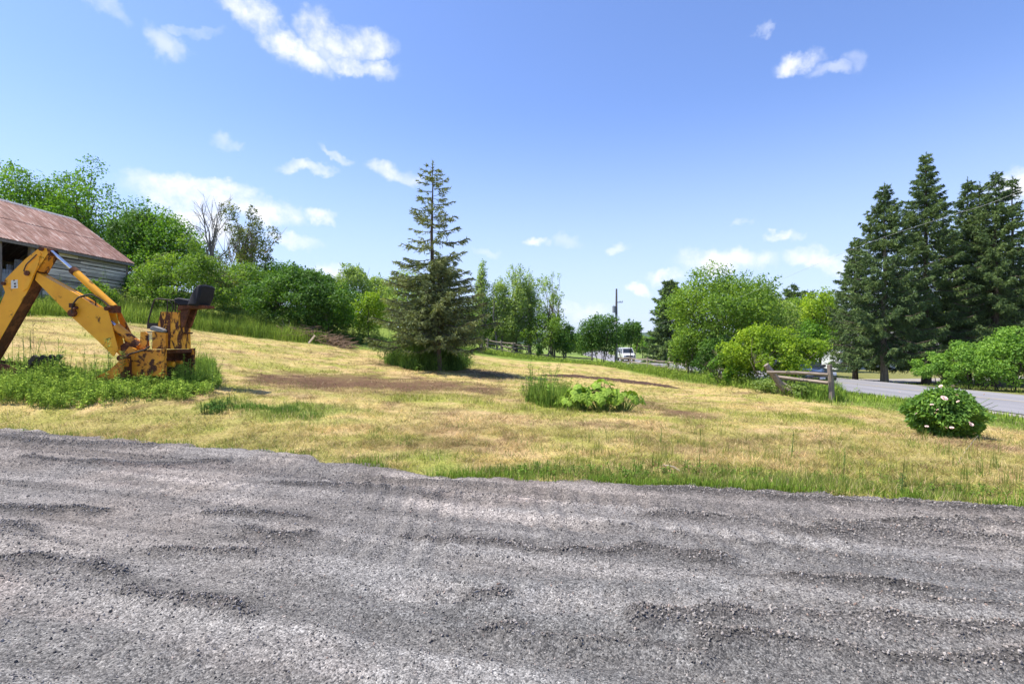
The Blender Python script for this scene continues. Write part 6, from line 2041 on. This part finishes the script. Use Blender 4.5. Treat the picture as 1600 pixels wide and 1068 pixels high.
def dead_tree():
    rng = np.random.default_rng(91)
    x0 = (330 - CX) / F * 41; z0 = Hs(x0, 41)
    root = empty('dead_tree', (x0, 41, z0)); tag(root, 'bare dead tree with thin grey branches above the hedgerow', 'tree')
    h = EYE + (CY - 305) / F * 41 - z0
    mb = MB(); tw = MB()
    def grow(p, d, l, r, lev, mbx):
        q_ = p + d * l
        mbx.tube([p, (p + q_) / 2 + rng.normal(size=3) * l * .04, q_], [r, r * .75, r * .5], 5 if lev < 2 else 3, cap=False)
        if lev >= 4: return
        for k in range(3 if lev else 5):
            s = rng.uniform(.35, 1.0); b = p + d * l * s
            nd = unit(d + rng.normal(size=3) * .45 + np.array([0, 0, .25]))
            grow(b, nd, l * rng.uniform(.45, .68), r * .5, lev + 1, tw)
    grow(np.array([0, 0, -.2]), np.array([-.02, 0, 1.]), h * .6, .14, 0, mb)
    grow(np.array([.3, 0, -.2]), unit(np.array([-.16, 0, 1.])), h * .55, .1, 0, mb)
    mb.build('trunk', M_greybark, root); tw.build('branches', M_greybark, root)


dead_tree()


def bare_twigs():
    """bare shoots standing out of the sparse tree"""
    rng = np.random.default_rng(92)
    root = [o for o in bpy.data.objects if o.name.startswith('ash_tree')][0]
    mb = MB()
    for k in range(70):
        a = np.array([rng.normal(0, .7), rng.normal(0, .6), 3 + rng.random()]); 
        ang = rng.uniform(-.5, .55)
        d = unit(np.array([math.sin(ang), rng.normal(0, .3), math.cos(ang)]))
        l = rng.uniform(1.8, 3.6)
        mb.tube([a, a + d * l * .5 + rng.normal(size=3) * .1, a + d * l + np.array([0, 0, .3])], [.035, .022, .008], 3, cap=False)
    mb.build('bare_twigs', M_twig, root)


bare_twigs()
print('tris', sum(len(m.polygons) for m in bpy.data.meshes))


# ------------------------------------------------------------------ the air: thin summer haze round the whole scene
def haze():
    me = bpy.data.meshes.new('haze')
    mb = MB().box(-2700, 2700, -2700, 2700, -5.5, 60)
    m = bpy.data.materials.new('haze'); m.use_nodes = True
    nt = m.node_tree; nt.nodes.clear()
    out = nt.nodes.new('ShaderNodeOutputMaterial'); v = nt.nodes.new('ShaderNodeVolumePrincipled')
    v.inputs['Color'].default_value = (.80, .88, 1, 1); v.inputs['Density'].default_value = .00006; v.inputs['Anisotropy'].default_value = .2
    nt.links.new(v.outputs[0], out.inputs['Volume'])
    o = mb.build('haze', m); tag(o, 'thin pale summer haze in the distance', None, None, 'stuff')


haze()
